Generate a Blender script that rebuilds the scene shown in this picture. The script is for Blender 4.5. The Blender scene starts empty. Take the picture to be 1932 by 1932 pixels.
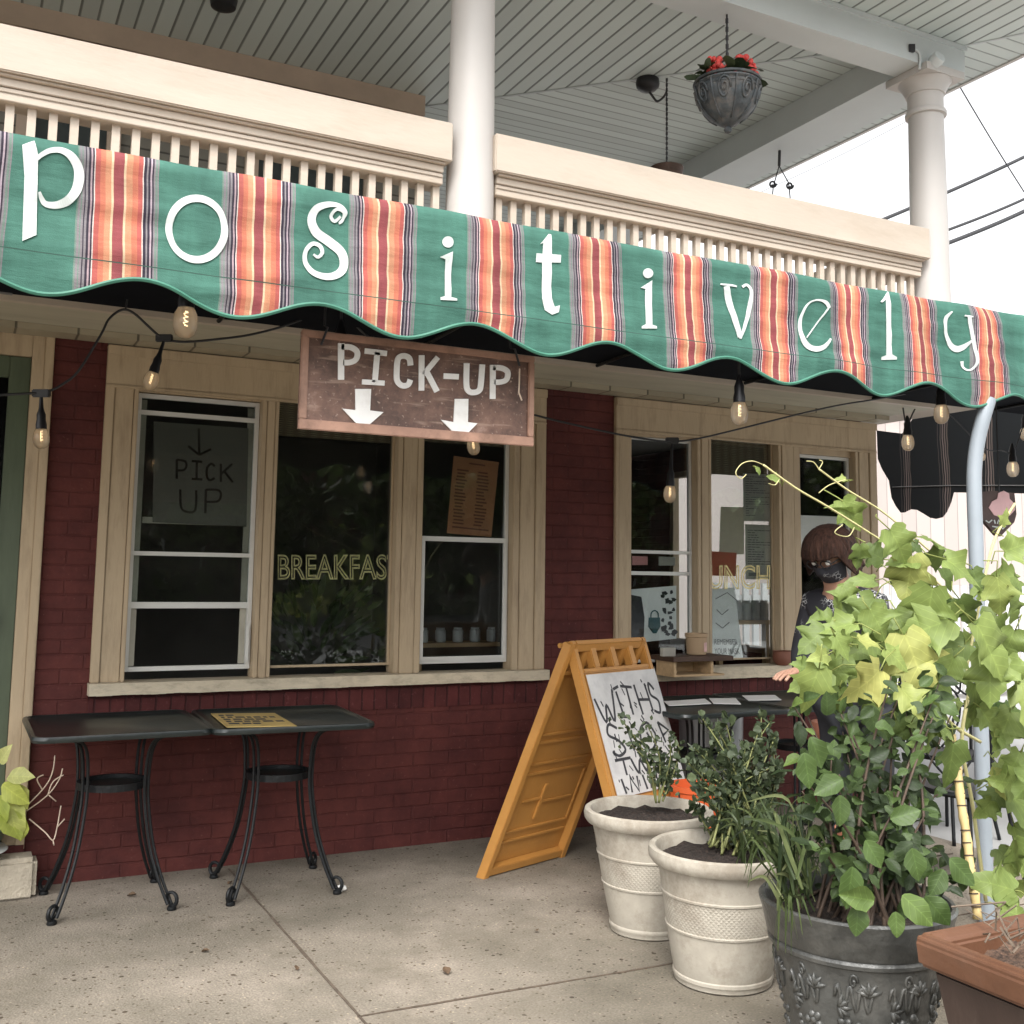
import bpy, bmesh, math, random
from mathutils import Vector, Matrix, noise
random.seed(7)
R = math.radians
scn = bpy.context.scene
col = scn.collection

# ---------------------------------------------------------------- camera, light, exposure
H = 1.40
YAW, PITCH, ROLL, FOC, CYP = R(27.06), R(6.26), R(0.8), 2030.0, 864.0
fw = Vector((math.sin(YAW)*math.cos(PITCH), math.cos(YAW)*math.cos(PITCH), math.sin(PITCH)))
r0 = Vector((math.cos(YAW), -math.sin(YAW), 0)); u0 = r0.cross(fw)
rt = math.cos(ROLL)*r0 + math.sin(ROLL)*u0
up = -math.sin(ROLL)*r0 + math.cos(ROLL)*u0
CAM = Vector((0, 0, H))
cd = bpy.data.cameras.new('camera'); cam = bpy.data.objects.new('camera', cd); col.objects.link(cam)
m = Matrix((rt, up, -fw)).transposed().to_4x4(); m.translation = CAM
cam.matrix_world = m
cd.sensor_width = 36; cd.lens = 36*FOC/1932; cd.shift_y = -(966-CYP)/1932
cd.clip_end = 500; cd.clip_start = 0.05
scn.camera = cam

w = bpy.data.worlds.new('World'); scn.world = w; w.use_nodes = True
nt = w.node_tree; bg = nt.nodes['Background']
sky = nt.nodes.new('ShaderNodeTexSky'); sky.sky_type = 'NISHITA'; sky.sun_disc = False
sky.sun_elevation = R(52); sky.sun_rotation = R(215)
sky.dust_density = 3.5; sky.air_density = 1.0; sky.ozone_density = 1.0
hs = nt.nodes.new('ShaderNodeHueSaturation'); hs.inputs['Saturation'].default_value = 0.06
nt.links.new(sky.outputs[0], hs.inputs['Color']); nt.links.new(hs.outputs[0], bg.inputs[0])
bg.inputs[1].default_value = 0.15
sd = bpy.data.lights.new('sun', 'SUN'); so = bpy.data.objects.new('sun', sd); col.objects.link(so)
sd.energy = 1.2; sd.angle = R(30); sd.color = (1.0, 0.95, 0.88)
sdir = Vector((math.sin(R(215))*math.cos(R(52)), math.cos(R(215))*math.cos(R(52)), math.sin(R(52))))
so.rotation_euler = (-sdir).to_track_quat('-Z', 'Y').to_euler(); so.location = (0, -6, 12)
scn.view_settings.view_transform = 'Standard'; scn.view_settings.look = 'None'
scn.view_settings.exposure = 1.45; scn.view_settings.gamma = 1
scn.cycles.max_bounces = 8; scn.cycles.transparent_max_bounces = 12
scn.cycles.use_denoising = True
scn.cycles.sample_clamp_indirect = 4

# ---------------------------------------------------------------- helpers
def ray(px, py): return rt*((px-966)/FOC) - up*((py-CYP)/FOC) + fw
def onY(px, py, Y): d = ray(px, py); return CAM + d*(Y/d.y)
def onZ(px, py, Z): d = ray(px, py); return CAM + d*((Z-H)/d.z)
def onX(px, py, X): d = ray(px, py); return CAM + d*(X/d.x)

def tag(o, label=None, cat=None, group=None, kind=None):
    if label: o['label'] = label
    if cat: o['category'] = cat
    if group: o['group'] = group
    if kind: o['kind'] = kind
    return o

def thing(name, label, cat, loc=(0, 0, 0), group=None):
    o = bpy.data.objects.new(name, None); col.objects.link(o)
    o.location = loc; o.empty_display_size = .05
    return tag(o, label, cat, group)

def wloc(o):
    v = Vector((0, 0, 0))
    while o: v += o.location; o = o.parent
    return v

class MB:
    """collects shapes in world coordinates, builds ONE mesh object"""
    def __init__(s): s.v = []; s.f = []; s.uv = None; s.t = None
    def add(s, vs, fs):
        n = len(s.v); s.v += [Vector(p) for p in vs]; s.f += [[i+n for i in f] for f in fs]; return s
    def box(s, a, b):
        (x0, y0, z0), (x1, y1, z1) = a, b
        return s.add([(x0,y0,z0),(x1,y0,z0),(x1,y1,z0),(x0,y1,z0),(x0,y0,z1),(x1,y0,z1),(x1,y1,z1),(x0,y1,z1)],
              [(0,3,2,1),(4,5,6,7),(0,1,5,4),(1,2,6,5),(2,3,7,6),(3,0,4,7)])
    def obox(s, c, ax, ay, az):
        c, ax, ay, az = map(Vector, (c, ax, ay, az))
        vs = [c+ax*i+ay*j+az*k for k in (-1, 1) for (i, j) in ((-1,-1),(1,-1),(1,1),(-1,1))]
        return s.add(vs, [(0,3,2,1),(4,5,6,7),(0,1,5,4),(1,2,6,5),(2,3,7,6),(3,0,4,7)])
    def hexa(s, q0, q1):   # two quads, same winding
        vs = list(q0)+list(q1)
        return s.add(vs, [(0,3,2,1),(4,5,6,7),(0,1,5,4),(1,2,6,5),(2,3,7,6),(3,0,4,7)])
    def bar(s, p, q, wd, th=None, hint=(0, 0, 1)):
        p, q = Vector(p), Vector(q); d = (q-p); L = d.length
        if L < 1e-6: return s
        d /= L; h = Vector(hint)
        if abs(d.dot(h)) > .95: h = Vector((1, 0, 0))
        a = d.cross(h).normalized(); b = a.cross(d)
        return s.obox((p+q)/2, d*(L/2), a*(wd/2), b*((th or wd)/2))
    def tube(s, pts, rad, n=8, cap=True):
        pts = [Vector(p) for p in pts]; N = len(pts)
        if N < 2: return s
        rr = rad if isinstance(rad, (list, tuple)) else [rad]*N
        rings = []; prev = None
        for i, p in enumerate(pts):
            d = (pts[min(i+1, N-1)]-pts[max(i-1, 0)])
            if d.length < 1e-9: d = Vector((0, 0, 1))
            d.normalize()
            if prev is None:
                h = Vector((0, 0, 1)) if abs(d.z) < .9 else Vector((1, 0, 0)); a = d.cross(h).normalized()
            else:
                a = prev - d*prev.dot(d)
                a = a.normalized() if a.length > 1e-6 else d.orthogonal().normalized()
            prev = a; b = d.cross(a)
            rings.append([p+(a*math.cos(2*math.pi*k/n)+b*math.sin(2*math.pi*k/n))*rr[i] for k in range(n)])
        vs = [v for g in rings for v in g]; fs = []
        for i in range(N-1):
            for k in range(n):
                fs.append((i*n+k, i*n+(k+1) % n, (i+1)*n+(k+1) % n, (i+1)*n+k))
        if cap: fs += [tuple(range(n-1, -1, -1)), tuple((N-1)*n+k for k in range(n))]
        return s.add(vs, fs)
    def lathe(s, prof, c, n=40, sx=1, sy=1, axis=None):
        c = Vector(c); vs = []; fs = []
        for (r_, z) in prof:
            for k in range(n):
                t = 2*math.pi*k/n
                vs.append(c+Vector((r_*sx*math.cos(t), r_*sy*math.sin(t), z)))
        M = len(prof)
        for i in range(M-1):
            for k in range(n):
                fs.append((i*n+k, i*n+(k+1) % n, (i+1)*n+(k+1) % n, (i+1)*n+k))
        fs += [tuple(range(n-1, -1, -1)), tuple((M-1)*n+k for k in range(n))]
        return s.add(vs, fs)
    def ball(s, c, r_, n=10, sc=(1, 1, 1)):
        prof = [(max(1e-4, math.sin(math.pi*i/n))*1.0, -math.cos(math.pi*i/n)) for i in range(n+1)]
        c = Vector(c); k0 = len(s.v)
        s.lathe([(a*r_, z*r_) for a, z in prof], (0, 0, 0), n=max(8, n+4))
        for i in range(k0, len(s.v)):
            p = s.v[i]; s.v[i] = Vector((p.x*sc[0], p.y*sc[1], p.z*sc[2]))+c
        return s
    def prism(s, poly, off):
        """closed planar polygon (3d points) extruded by off"""
        off = Vector(off); n = len(poly); P = [Vector(p) for p in poly]
        return s.add(P+[p+off for p in P], [tuple(range(n)), tuple(range(2*n-1, n-1, -1))]+[(i, i+n, (i+1) % n+n, (i+1) % n) for i in range(n)])
    def build(s, name, mt, parent=None, smooth=False, bevel=0, mod=None):
        base = wloc(parent) if parent else Vector((0, 0, 0))
        me = bpy.data.meshes.new(name)
        me.from_pydata([tuple(p-base) for p in s.v], [], s.f)
        if s.uv:
            uvl = me.uv_layers.new(name='UVMap')
            for poly in me.polygons:
                for li in poly.loop_indices: uvl.data[li].uv = s.uv[me.loops[li].vertex_index]
        if s.t:
            at = me.attributes.new('tint', 'FLOAT', 'POINT')
            at.data.foreach_set('value', s.t)
        me.materials.append(mt)
        bm = bmesh.new(); bm.from_mesh(me)
        if not s.uv: bmesh.ops.recalc_face_normals(bm, faces=bm.faces)
        if bevel:
            bmesh.ops.bevel(bm, geom=list(bm.edges), offset=bevel, segments=2, affect='EDGES', clamp_overlap=True)
        bm.to_mesh(me); bm.free()
        if smooth: me.shade_smooth()
        o = bpy.data.objects.new(name, me); col.objects.link(o)
        if parent: o.parent = parent
        if smooth == 'auto':
            try: me.set_sharp_from_angle(angle=R(40))
            except Exception: pass
        return o

def copy_tree(o, parent=None):
    c = o.copy(); col.objects.link(c)
    if parent: c.parent = parent
    for ch in list(o.children): copy_tree(ch, c)
    return c

# ---- 2d strokes to flat ribbons
def smooth_path(pts, k=6):
    if len(pts) < 3: return [tuple(p) for p in pts]
    P = [Vector(p) for p in pts]; out = []
    for i in range(len(P)-1):
        p0 = P[max(i-1, 0)]; p1 = P[i]; p2 = P[i+1]; p3 = P[min(i+2, len(P)-1)]
        for j in range(k):
            t = j/k
            out.append(tuple(.5*((2*p1)+(-p0+p2)*t+(2*p0-5*p1+4*p2-p3)*t*t+(-p0+3*p1-3*p2+p3)*t**3)))
    out.append(tuple(P[-1])); return out
def ribbon(pts, wid, smooth=True, k=6, closed=False):
    """returns left/right outline (2d) quads list"""
    n = len(pts); ws = list(wid) if isinstance(wid, (list, tuple)) else [wid]*n
    pw = [(p[0], p[1], ws[i]) for i, p in enumerate(pts)]
    if closed: pw = pw+[pw[0]]
    if smooth: pw = smooth_path(pw, k)
    L = []; Rr = []
    N = len(pw)
    for i in range(N):
        a = pw[max(i-1, 0)]; b = pw[min(i+1, N-1)]
        if closed and (i == 0 or i == N-1): a = pw[N-2]; b = pw[1]
        dx, dy = b[0]-a[0], b[1]-a[1]; l = math.hypot(dx, dy) or 1
        nx, ny = -dy/l, dx/l
        x, y, w_ = pw[i]
        L.append((x+nx*w_/2, y+ny*w_/2)); Rr.append((x-nx*w_/2, y-ny*w_/2))
    return L, Rr
def add_ribbon(mb, L, Rr, f3, th):
    n = len(L); A = [f3(*p) for p in L]; B = [f3(*p) for p in Rr]; th = Vector(th)
    A2 = [p+th for p in A]; B2 = [p+th for p in B]
    fs = []
    for i in range(n-1):
        fs += [(i, i+1, n+i+1, n+i), (2*n+i, 3*n+i, 3*n+i+1, 2*n+i+1), (i, 2*n+i, 2*n+i+1, i+1), (n+i, n+i+1, 3*n+i+1, 3*n+i)]
    fs += [(0, n, 3*n, 2*n), (n-1, 3*n-1, 4*n-1, 2*n-1)]
    mb.add(A+B+A2+B2, fs)
def add_poly(mb, pts, f3, th, cuts=1, dens=.0):
    bm = bmesh.new(); P = []
    for i, p in enumerate(pts):
        q = pts[(i+1) % len(pts)]
        P.append(p)
    vs = [bm.verts.new((p[0], p[1], 0)) for p in P]
    f = bm.faces.new(vs); f.normal_update()
    r_ = bmesh.ops.triangulate(bm, faces=[f])
    if cuts: bmesh.ops.subdivide_edges(bm, edges=list(bm.edges), cuts=cuts, use_grid_fill=True)
    bm.verts.index_update()
    top = [f3(v.co.x, v.co.y) for v in bm.verts]; th = Vector(th); n = len(top)
    fs = [tuple(v.index for v in f.verts) for f in bm.faces]
    side = [(e.verts[0].index, e.verts[1].index, e.verts[1].index+n, e.verts[0].index+n) for e in bm.edges if e.is_boundary]
    mb.add(top+[p+th for p in top], fs+[tuple(i+n for i in reversed(f)) for f in fs]+side)
    bm.free()

# ---------------------------------------------------------------- materials
def NM(name):
    mt = bpy.data.materials.new(name); mt.use_nodes = True
    return mt, mt.node_tree, mt.node_tree.nodes['Principled BSDF']
def nd(nt, t, **k):
    n = nt.nodes.new(t)
    for a, b in k.items():
        if a in n.inputs.keys(): n.inputs[a].default_value = b
        else: setattr(n, a, b)
    return n
def ramp(nt, stops, interp='LINEAR'):
    n = nt.nodes.new('ShaderNodeValToRGB'); cr = n.color_ramp; cr.interpolation = interp
    while len(cr.elements) < len(stops): cr.elements.new(.5)
    for e, (p, c) in zip(cr.elements, stops):
        e.position = p; e.color = (*c, 1) if len(c) == 3 else c
    return n
def mixc(nt, fac, a, b, mode='MIX'):
    n = nt.nodes.new('ShaderNodeMix'); n.data_type = 'RGBA'; n.blend_type = mode
    for i, v in ((0, fac), (6, a), (7, b)):
        if hasattr(v, 'links'): nt.links.new(v, n.inputs[i])
        else: n.inputs[i].default_value = v if i == 0 else (*v, 1)
    return n.outputs[2]
def C8(r_, g, b):
    f = lambda v: (v/255/12.92 if v/255 <= .04045 else ((v/255+.055)/1.055)**2.4)
    return (f(r_), f(g), f(b))
def simple(name, c, rough=.6, var=.12, scale=6, bump=.0, bscale=60, metal=0, spec=.5, dirt=None, dscale=2.5, damt=.5, stretch=(1, 1, 1)):
    mt, nt, b = NM(name)
    tc = nd(nt, 'ShaderNodeTexCoord'); mp = nd(nt, 'ShaderNodeMapping'); mp.inputs['Scale'].default_value = stretch
    nt.links.new(tc.outputs['Object'], mp.inputs[0])
    no = nd(nt, 'ShaderNodeTexNoise', Scale=scale, Detail=6, Roughness=.6); nt.links.new(mp.outputs[0], no.inputs[0])
    rp = ramp(nt, [(.3, tuple(x*(1-var) for x in c)), (.7, tuple(min(1, x*(1+var)) for x in c))])
    nt.links.new(no.outputs[0], rp.inputs[0]); out = rp.outputs[0]
    if dirt:
        n2 = nd(nt, 'ShaderNodeTexNoise', Scale=dscale, Detail=8, Roughness=.7); nt.links.new(mp.outputs[0], n2.inputs[0])
        r2 = ramp(nt, [(.48, (0, 0, 0)), (.72, (damt,)*3)]); nt.links.new(n2.outputs[0], r2.inputs[0])
        out = mixc(nt, r2.outputs[0], out, dirt)
    nt.links.new(out, b.inputs['Base Color'])
    b.inputs['Roughness'].default_value = rough; b.inputs['Metallic'].default_value = metal
    b.inputs['Specular IOR Level'].default_value = spec
    if bump:
        n3 = nd(nt, 'ShaderNodeTexNoise', Scale=bscale, Detail=5); nt.links.new(mp.outputs[0], n3.inputs[0])
        bp = nd(nt, 'ShaderNodeBump', Strength=bump, Distance=.01); nt.links.new(n3.outputs[0], bp.inputs['Height'])
        nt.links.new(bp.outputs[0], b.inputs['Normal'])
    return mt

M = {}
M['cream'] = simple('cream_trim_paint', (.50, .43, .355), .5, .05, 3, .12, 25, dirt=(.36, .28, .2), dscale=4, damt=.35, stretch=(.5, 1, 2))
M['column'] = simple('white_column_paint', (.50, .475, .45), .45, .04, 2, .05, 20)
M['ceil'] = None
M['beam'] = simple('pale_grey_beam_paint', (.56, .60, .605), .5, .04, 2, .05, 15)
M['darkbeam'] = simple('seam_grey_paint', (.46, .50, .51), .5, .05, 2)  # slightly darker grey for the ceiling seam strips
M['case'] = simple('tan_casing_paint', (.47, .365, .24), .55, .07, 4, .15, 40, dirt=(.17, .115, .07), dscale=8, damt=.5, stretch=(2.5, 2.5, .35))
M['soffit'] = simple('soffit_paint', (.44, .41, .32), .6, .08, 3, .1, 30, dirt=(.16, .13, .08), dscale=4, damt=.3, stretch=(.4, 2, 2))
M['sill'] = simple('worn_sill_paint', (.58, .50, .37), .55, .10, 8, .5, 45, dirt=(.2, .17, .12), dscale=14, damt=.6, stretch=(.6, 2, 1.5))
M['alum'] = simple('white_aluminium', (.66, .66, .63), .35, .06, 6, metal=.15)
M['oldframe'] = simple('old_sash_paint', (.40, .38, .31), .5, .10, 8, dirt=(.15, .13, .1), damt=.4)
M['door'] = simple('green_door_paint', (.075, .098, .058), .45, .14, 7, .1, 40, dirt=(.04, .05, .03), stretch=(2, 2, .4))
M['dark'] = simple('dark_interior', (.018, .02, .026), .8, .2, 2)
M['room'] = simple('interior_paint', (.15, .14, .125), .8, .25, 1.2)
M['black'] = simple('black_painted_iron', (.008, .009, .010), .48, .25, 20, .25, 60, spec=.3)
M['blacktop'] = simple('dark_table_enamel', (.012, .017, .0165), .33, .35, 8, .10, 90, dirt=(.035, .042, .037), dscale=5, damt=.3)
M['plasticblk'] = simple('black_plastic', (.012, .012, .014), .4, .1, 10)
M['yellowboard'] = simple('orange_board_plastic', (.45, .215, .052), .45, .12, 5, .12, 70, dirt=(.42, .19, .04), dscale=6, damt=.3)
M['white'] = simple('white_paper', (.87, .86, .83), .8, .04, 6)
M['ink'] = simple('black_ink', (.035, .035, .04), .7, .2, 30)
M['greyink'] = simple('grey_print', (.19, .19, .19), .8, .2, 30)
M['letter'] = simple('white_letter_vinyl', (.49, .525, .51), .5, .03, 8)
M['soil'] = simple('dark_soil', (.022, .0145, .011), .95, .9, 110, 1.0, 70)
M['mulch'] = simple('brown_mulch', (.085, .05, .033), .95, .85, 80, 1.0, 70)
M['terra'] = simple('terracotta_rim', (.115, .049, .024), .55, .2, 4, .15, 60, dirt=(.14, .085, .06), damt=.5)
M['terradark'] = simple('brown_planter_side', (.042, .026, .021), .5, .2, 5, .12, 40, dirt=(.2, .16, .13), dscale=3, damt=.25, stretch=(2, 2, .4))
M['orange'] = simple('orange_bucket', (.60, .105, .03), .4, .1, 5)
M['pinkterra'] = simple('pale_terracotta', (.45, .19, .12), .6, .15, 6)
M['galv'] = simple('galvanised_metal', (.36, .37, .38), .38, .15, 6, metal=.6, stretch=(4, 4, .3))
M['pole'] = simple('pale_blue_pole_paint', (.27, .305, .34), .4, .05, 5)
M['bamboo'] = simple('yellow_bamboo', (.58, .44, .20), .5, .15, 20, stretch=(3, 3, .5))
M['woodbrown'] = simple('weathered_wood', (.26, .16, .09), .7, .3, 9, .4, 40, stretch=(.6, 4, 4))
M['darkwood'] = simple('dark_brown_wood', (.075, .04, .025), .6, .3, 9, .3, 40, stretch=(.6, 4, 4))
M['palewood'] = simple('pale_pine', (.52, .36, .20), .6, .18, 8, .2, 40, stretch=(.6, 4, 4))
M['concrete_step'] = simple('step_concrete', (.42, .37, .29), .9, .14, 8, .8, 70, dirt=(.22, .19, .14), damt=.5)
M['bowl'] = simple('green_glazed_bowl', (.10, .15, .12), .3, .2, 6)
M['pinkwall'] = simple('pale_pink_siding', (.70, .60, .55), .6, .05, 2)
M['palepaint'] = simple('pale_grey_paint', (.62, .62, .61), .6, .04, 2)
M['wire'] = simple('black_cable', (.03, .03, .033), .5, .1, 10)
M['stem'] = simple('green_stem', (.16, .17, .06), .6, .25, 20)
M['brownstem'] = simple('brown_stem', (.065, .042, .028), .7, .3, 20)
M['tendril'] = simple('pale_tendril', (.50, .46, .22), .6, .15, 20)
M['straw'] = simple('dry_pale_stem', (.72, .58, .46), .7, .12, 20)
M['red'] = simple('red_petals', (.62, .07, .06), .6, .3, 40)
M['skin'] = simple('skin', (.42, .24, .17), .5, .08, 10)
M['hair'] = simple('brown_hair', (.040, .0185, .0125), .55, .75, 10, .9, 60, spec=.2, stretch=(9, 9, 1.2))
M['asphalt'] = simple('asphalt', (.06, .06, .06), .9, .2, 10, .5, 80)
M['lot'] = simple('pale_lot_concrete', (.34, .34, .335), .9, .1, 1.5)
M['brownwall'] = simple('brown_upper_wall', (.56, .44, .345), .7, .12, 3)
M['glasswin'] = simple('dark_window_glass', (.05, .06, .06), .15, .3, 2)
M['pinkscoop'] = simple('pink_sign_paint', (.72, .45, .46), .6, .1, 8)
M['cone'] = simple('dark_brown_sign', (.075, .045, .04), .6, .3, 12)
M['copper'] = simple('menu_paper_orange', (.50, .235, .12), .8, .12, 7)
M['menuyellow'] = simple('menu_paper_yellow', (.52, .37, .13), .7, .2, 9)
M['cup'] = simple('tan_cardboard', (.40, .28, .17), .8, .08, 8)
M['clay'] = simple('brown_clay', (.20, .075, .045), .6, .2, 8)
M['teal'] = simple('dark_teal_glass', (.03, .10, .11), .25, .2, 8)
M['silverpot'] = simple('white_tin', (.6, .62, .62), .4, .1, 8)

def brick_mat(name, base, vary, mortar, vertical=False, bw=.205, bh=.068):
    mt, nt, b = NM(name)
    tc = nd(nt, 'ShaderNodeTexCoord'); sx = nd(nt, 'ShaderNodeSeparateXYZ'); cx = nd(nt, 'ShaderNodeCombineXYZ')
    ad = nd(nt, 'ShaderNodeMath', operation='ADD')
    nt.links.new(tc.outputs['Object'], sx.inputs[0])
    nt.links.new(sx.outputs[0], ad.inputs[0]); nt.links.new(sx.outputs[1], ad.inputs[1])
    if vertical:
        nt.links.new(sx.outputs[2], cx.inputs[0]); nt.links.new(ad.outputs[0], cx.inputs[1])
    else:
        nt.links.new(ad.outputs[0], cx.inputs[0]); nt.links.new(sx.outputs[2], cx.inputs[1])
    wob = nd(nt, 'ShaderNodeTexNoise', Scale=9, Detail=3); nt.links.new(cx.outputs[0], wob.inputs[0])
    va = nd(nt, 'ShaderNodeVectorMath', operation='SCALE'); va.inputs['Scale'].default_value = .012
    nt.links.new(wob.outputs['Color'], va.inputs[0])
    vb = nd(nt, 'ShaderNodeVectorMath', operation='ADD'); nt.links.new(cx.outputs[0], vb.inputs[0]); nt.links.new(va.outputs[0], vb.inputs[1])
    br = nd(nt, 'ShaderNodeTexBrick', Scale=1.0); br.inputs['Brick Width'].default_value = bw; br.inputs['Row Height'].default_value = bh
    br.inputs['Mortar Size'].default_value = .006; br.inputs['Mortar Smooth'].default_value = .6
    if vertical: br.offset = 0.0
    br.inputs['Color1'].default_value = (*base, 1); br.inputs['Color2'].default_value = (*vary, 1); br.inputs['Mortar'].default_value = (*mortar, 1)
    nt.links.new(vb.outputs[0], br.inputs[0])
    no = nd(nt, 'ShaderNodeTexNoise', Scale=3, Detail=8, Roughness=.7); nt.links.new(tc.outputs['Object'], no.inputs[0])
    rp = ramp(nt, [(.32, (.60, .60, .66)), (.52, (1, 1, 1)), (.72, (1.38, 1.42, 1.36))]); nt.links.new(no.outputs[0], rp.inputs[0])
    c = mixc(nt, 1.0, br.outputs['Color'], rp.outputs[0], 'MULTIPLY')
    n2 = nd(nt, 'ShaderNodeTexNoise', Scale=55, Detail=4); nt.links.new(tc.outputs['Object'], n2.inputs[0])
    r2 = ramp(nt, [(.63, (0, 0, 0)), (.72, (.5,)*3)]); nt.links.new(n2.outputs[0], r2.inputs[0])
    c = mixc(nt, r2.outputs[0], c, (base[0]*1.7, base[1]*2.6, base[2]*2.6))
    nt.links.new(c, b.inputs['Base Color']); b.inputs['Roughness'].default_value = .7; b.inputs['Specular IOR Level'].default_value = .22
    mt2 = nd(nt, 'ShaderNodeMath', operation='MULTIPLY'); mt2.inputs[1].default_value = -1.0; nt.links.new(br.outputs['Fac'], mt2.inputs[0])
    n3 = nd(nt, 'ShaderNodeTexNoise', Scale=26, Detail=5); nt.links.new(tc.outputs['Object'], n3.inputs[0])
    a2 = nd(nt, 'ShaderNodeMath', operation='MULTIPLY_ADD'); a2.inputs[1].default_value = .9; nt.links.new(n3.outputs[0], a2.inputs[0]); nt.links.new(mt2.outputs[0], a2.inputs[2])
    bp = nd(nt, 'ShaderNodeBump', Strength=.6, Distance=.008); nt.links.new(a2.outputs[0], bp.inputs['Height']); nt.links.new(bp.outputs[0], b.inputs['Normal'])
    return mt
M['brick'] = brick_mat('painted_red_brick', (.102, .0275, .0235), (.092, .0250, .0220), (.088, .0240, .0212))
M['brickv'] = brick_mat('painted_red_brick_soldier', (.090, .021, .020), (.064, .016, .0155), (.045, .012, .012), True)

def board_mat(name, c, axis, pitch, groove=.12, dark=.25):
    """narrow boards with dark grooves, running across `axis` (0 x, 1 y)"""
    mt, nt, b = NM(name)
    tc = nd(nt, 'ShaderNodeTexCoord'); sx = nd(nt, 'ShaderNodeSeparateXYZ'); nt.links.new(tc.outputs['Object'], sx.inputs[0])
    dv = nd(nt, 'ShaderNodeMath', operation='DIVIDE'); dv.inputs[1].default_value = pitch; nt.links.new(sx.outputs[axis], dv.inputs[0])
    fr = nd(nt, 'ShaderNodeMath', operation='FRACT'); nt.links.new(dv.outputs[0], fr.inputs[0])
    fl = nd(nt, 'ShaderNodeMath', operation='FLOOR'); nt.links.new(dv.outputs[0], fl.inputs[0])
    wn = nd(nt, 'ShaderNodeTexWhiteNoise'); wn.noise_dimensions = '1D'; nt.links.new(fl.outputs[0], wn.inputs['W'])
    rg = ramp(nt, [(0, (dark,)*3), (groove*.55, (dark,)*3), (groove, (1, 1, 1)), (1, (1, 1, 1))]); nt.links.new(fr.outputs[0], rg.inputs[0])
    rv = ramp(nt, [(0, (.90, .90, .90)), (1, (1.06, 1.06, 1.06))]); nt.links.new(wn.outputs['Value'], rv.inputs[0])
    c1 = mixc(nt, 1.0, c, rg.outputs[0], 'MULTIPLY'); c2 = mixc(nt, 1.0, c1, rv.outputs[0], 'MULTIPLY')
    nt.links.new(c2, b.inputs['Base Color']); b.inputs['Roughness'].default_value = .5
    bp = nd(nt, 'ShaderNodeBump', Strength=.8, Distance=.01); nt.links.new(rg.outputs[0], bp.inputs['Height']); nt.links.new(bp.outputs[0], b.inputs['Normal'])
    return mt
M['ceilx'] = board_mat('ceiling_boards_front', (.56, .625, .605), 0, .118, .17, .32)
M['ceily'] = board_mat('ceiling_boards_side', (.57, .63, .61), 1, .105, .14, .5)
M['siding'] = board_mat('house_lap_siding', (.23, .215, .18), 2, .11, .14, .35)
M['pinkboards'] = board_mat('pale_vertical_siding', (.50, .43, .40), 0, .28, .08, .62)

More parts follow.
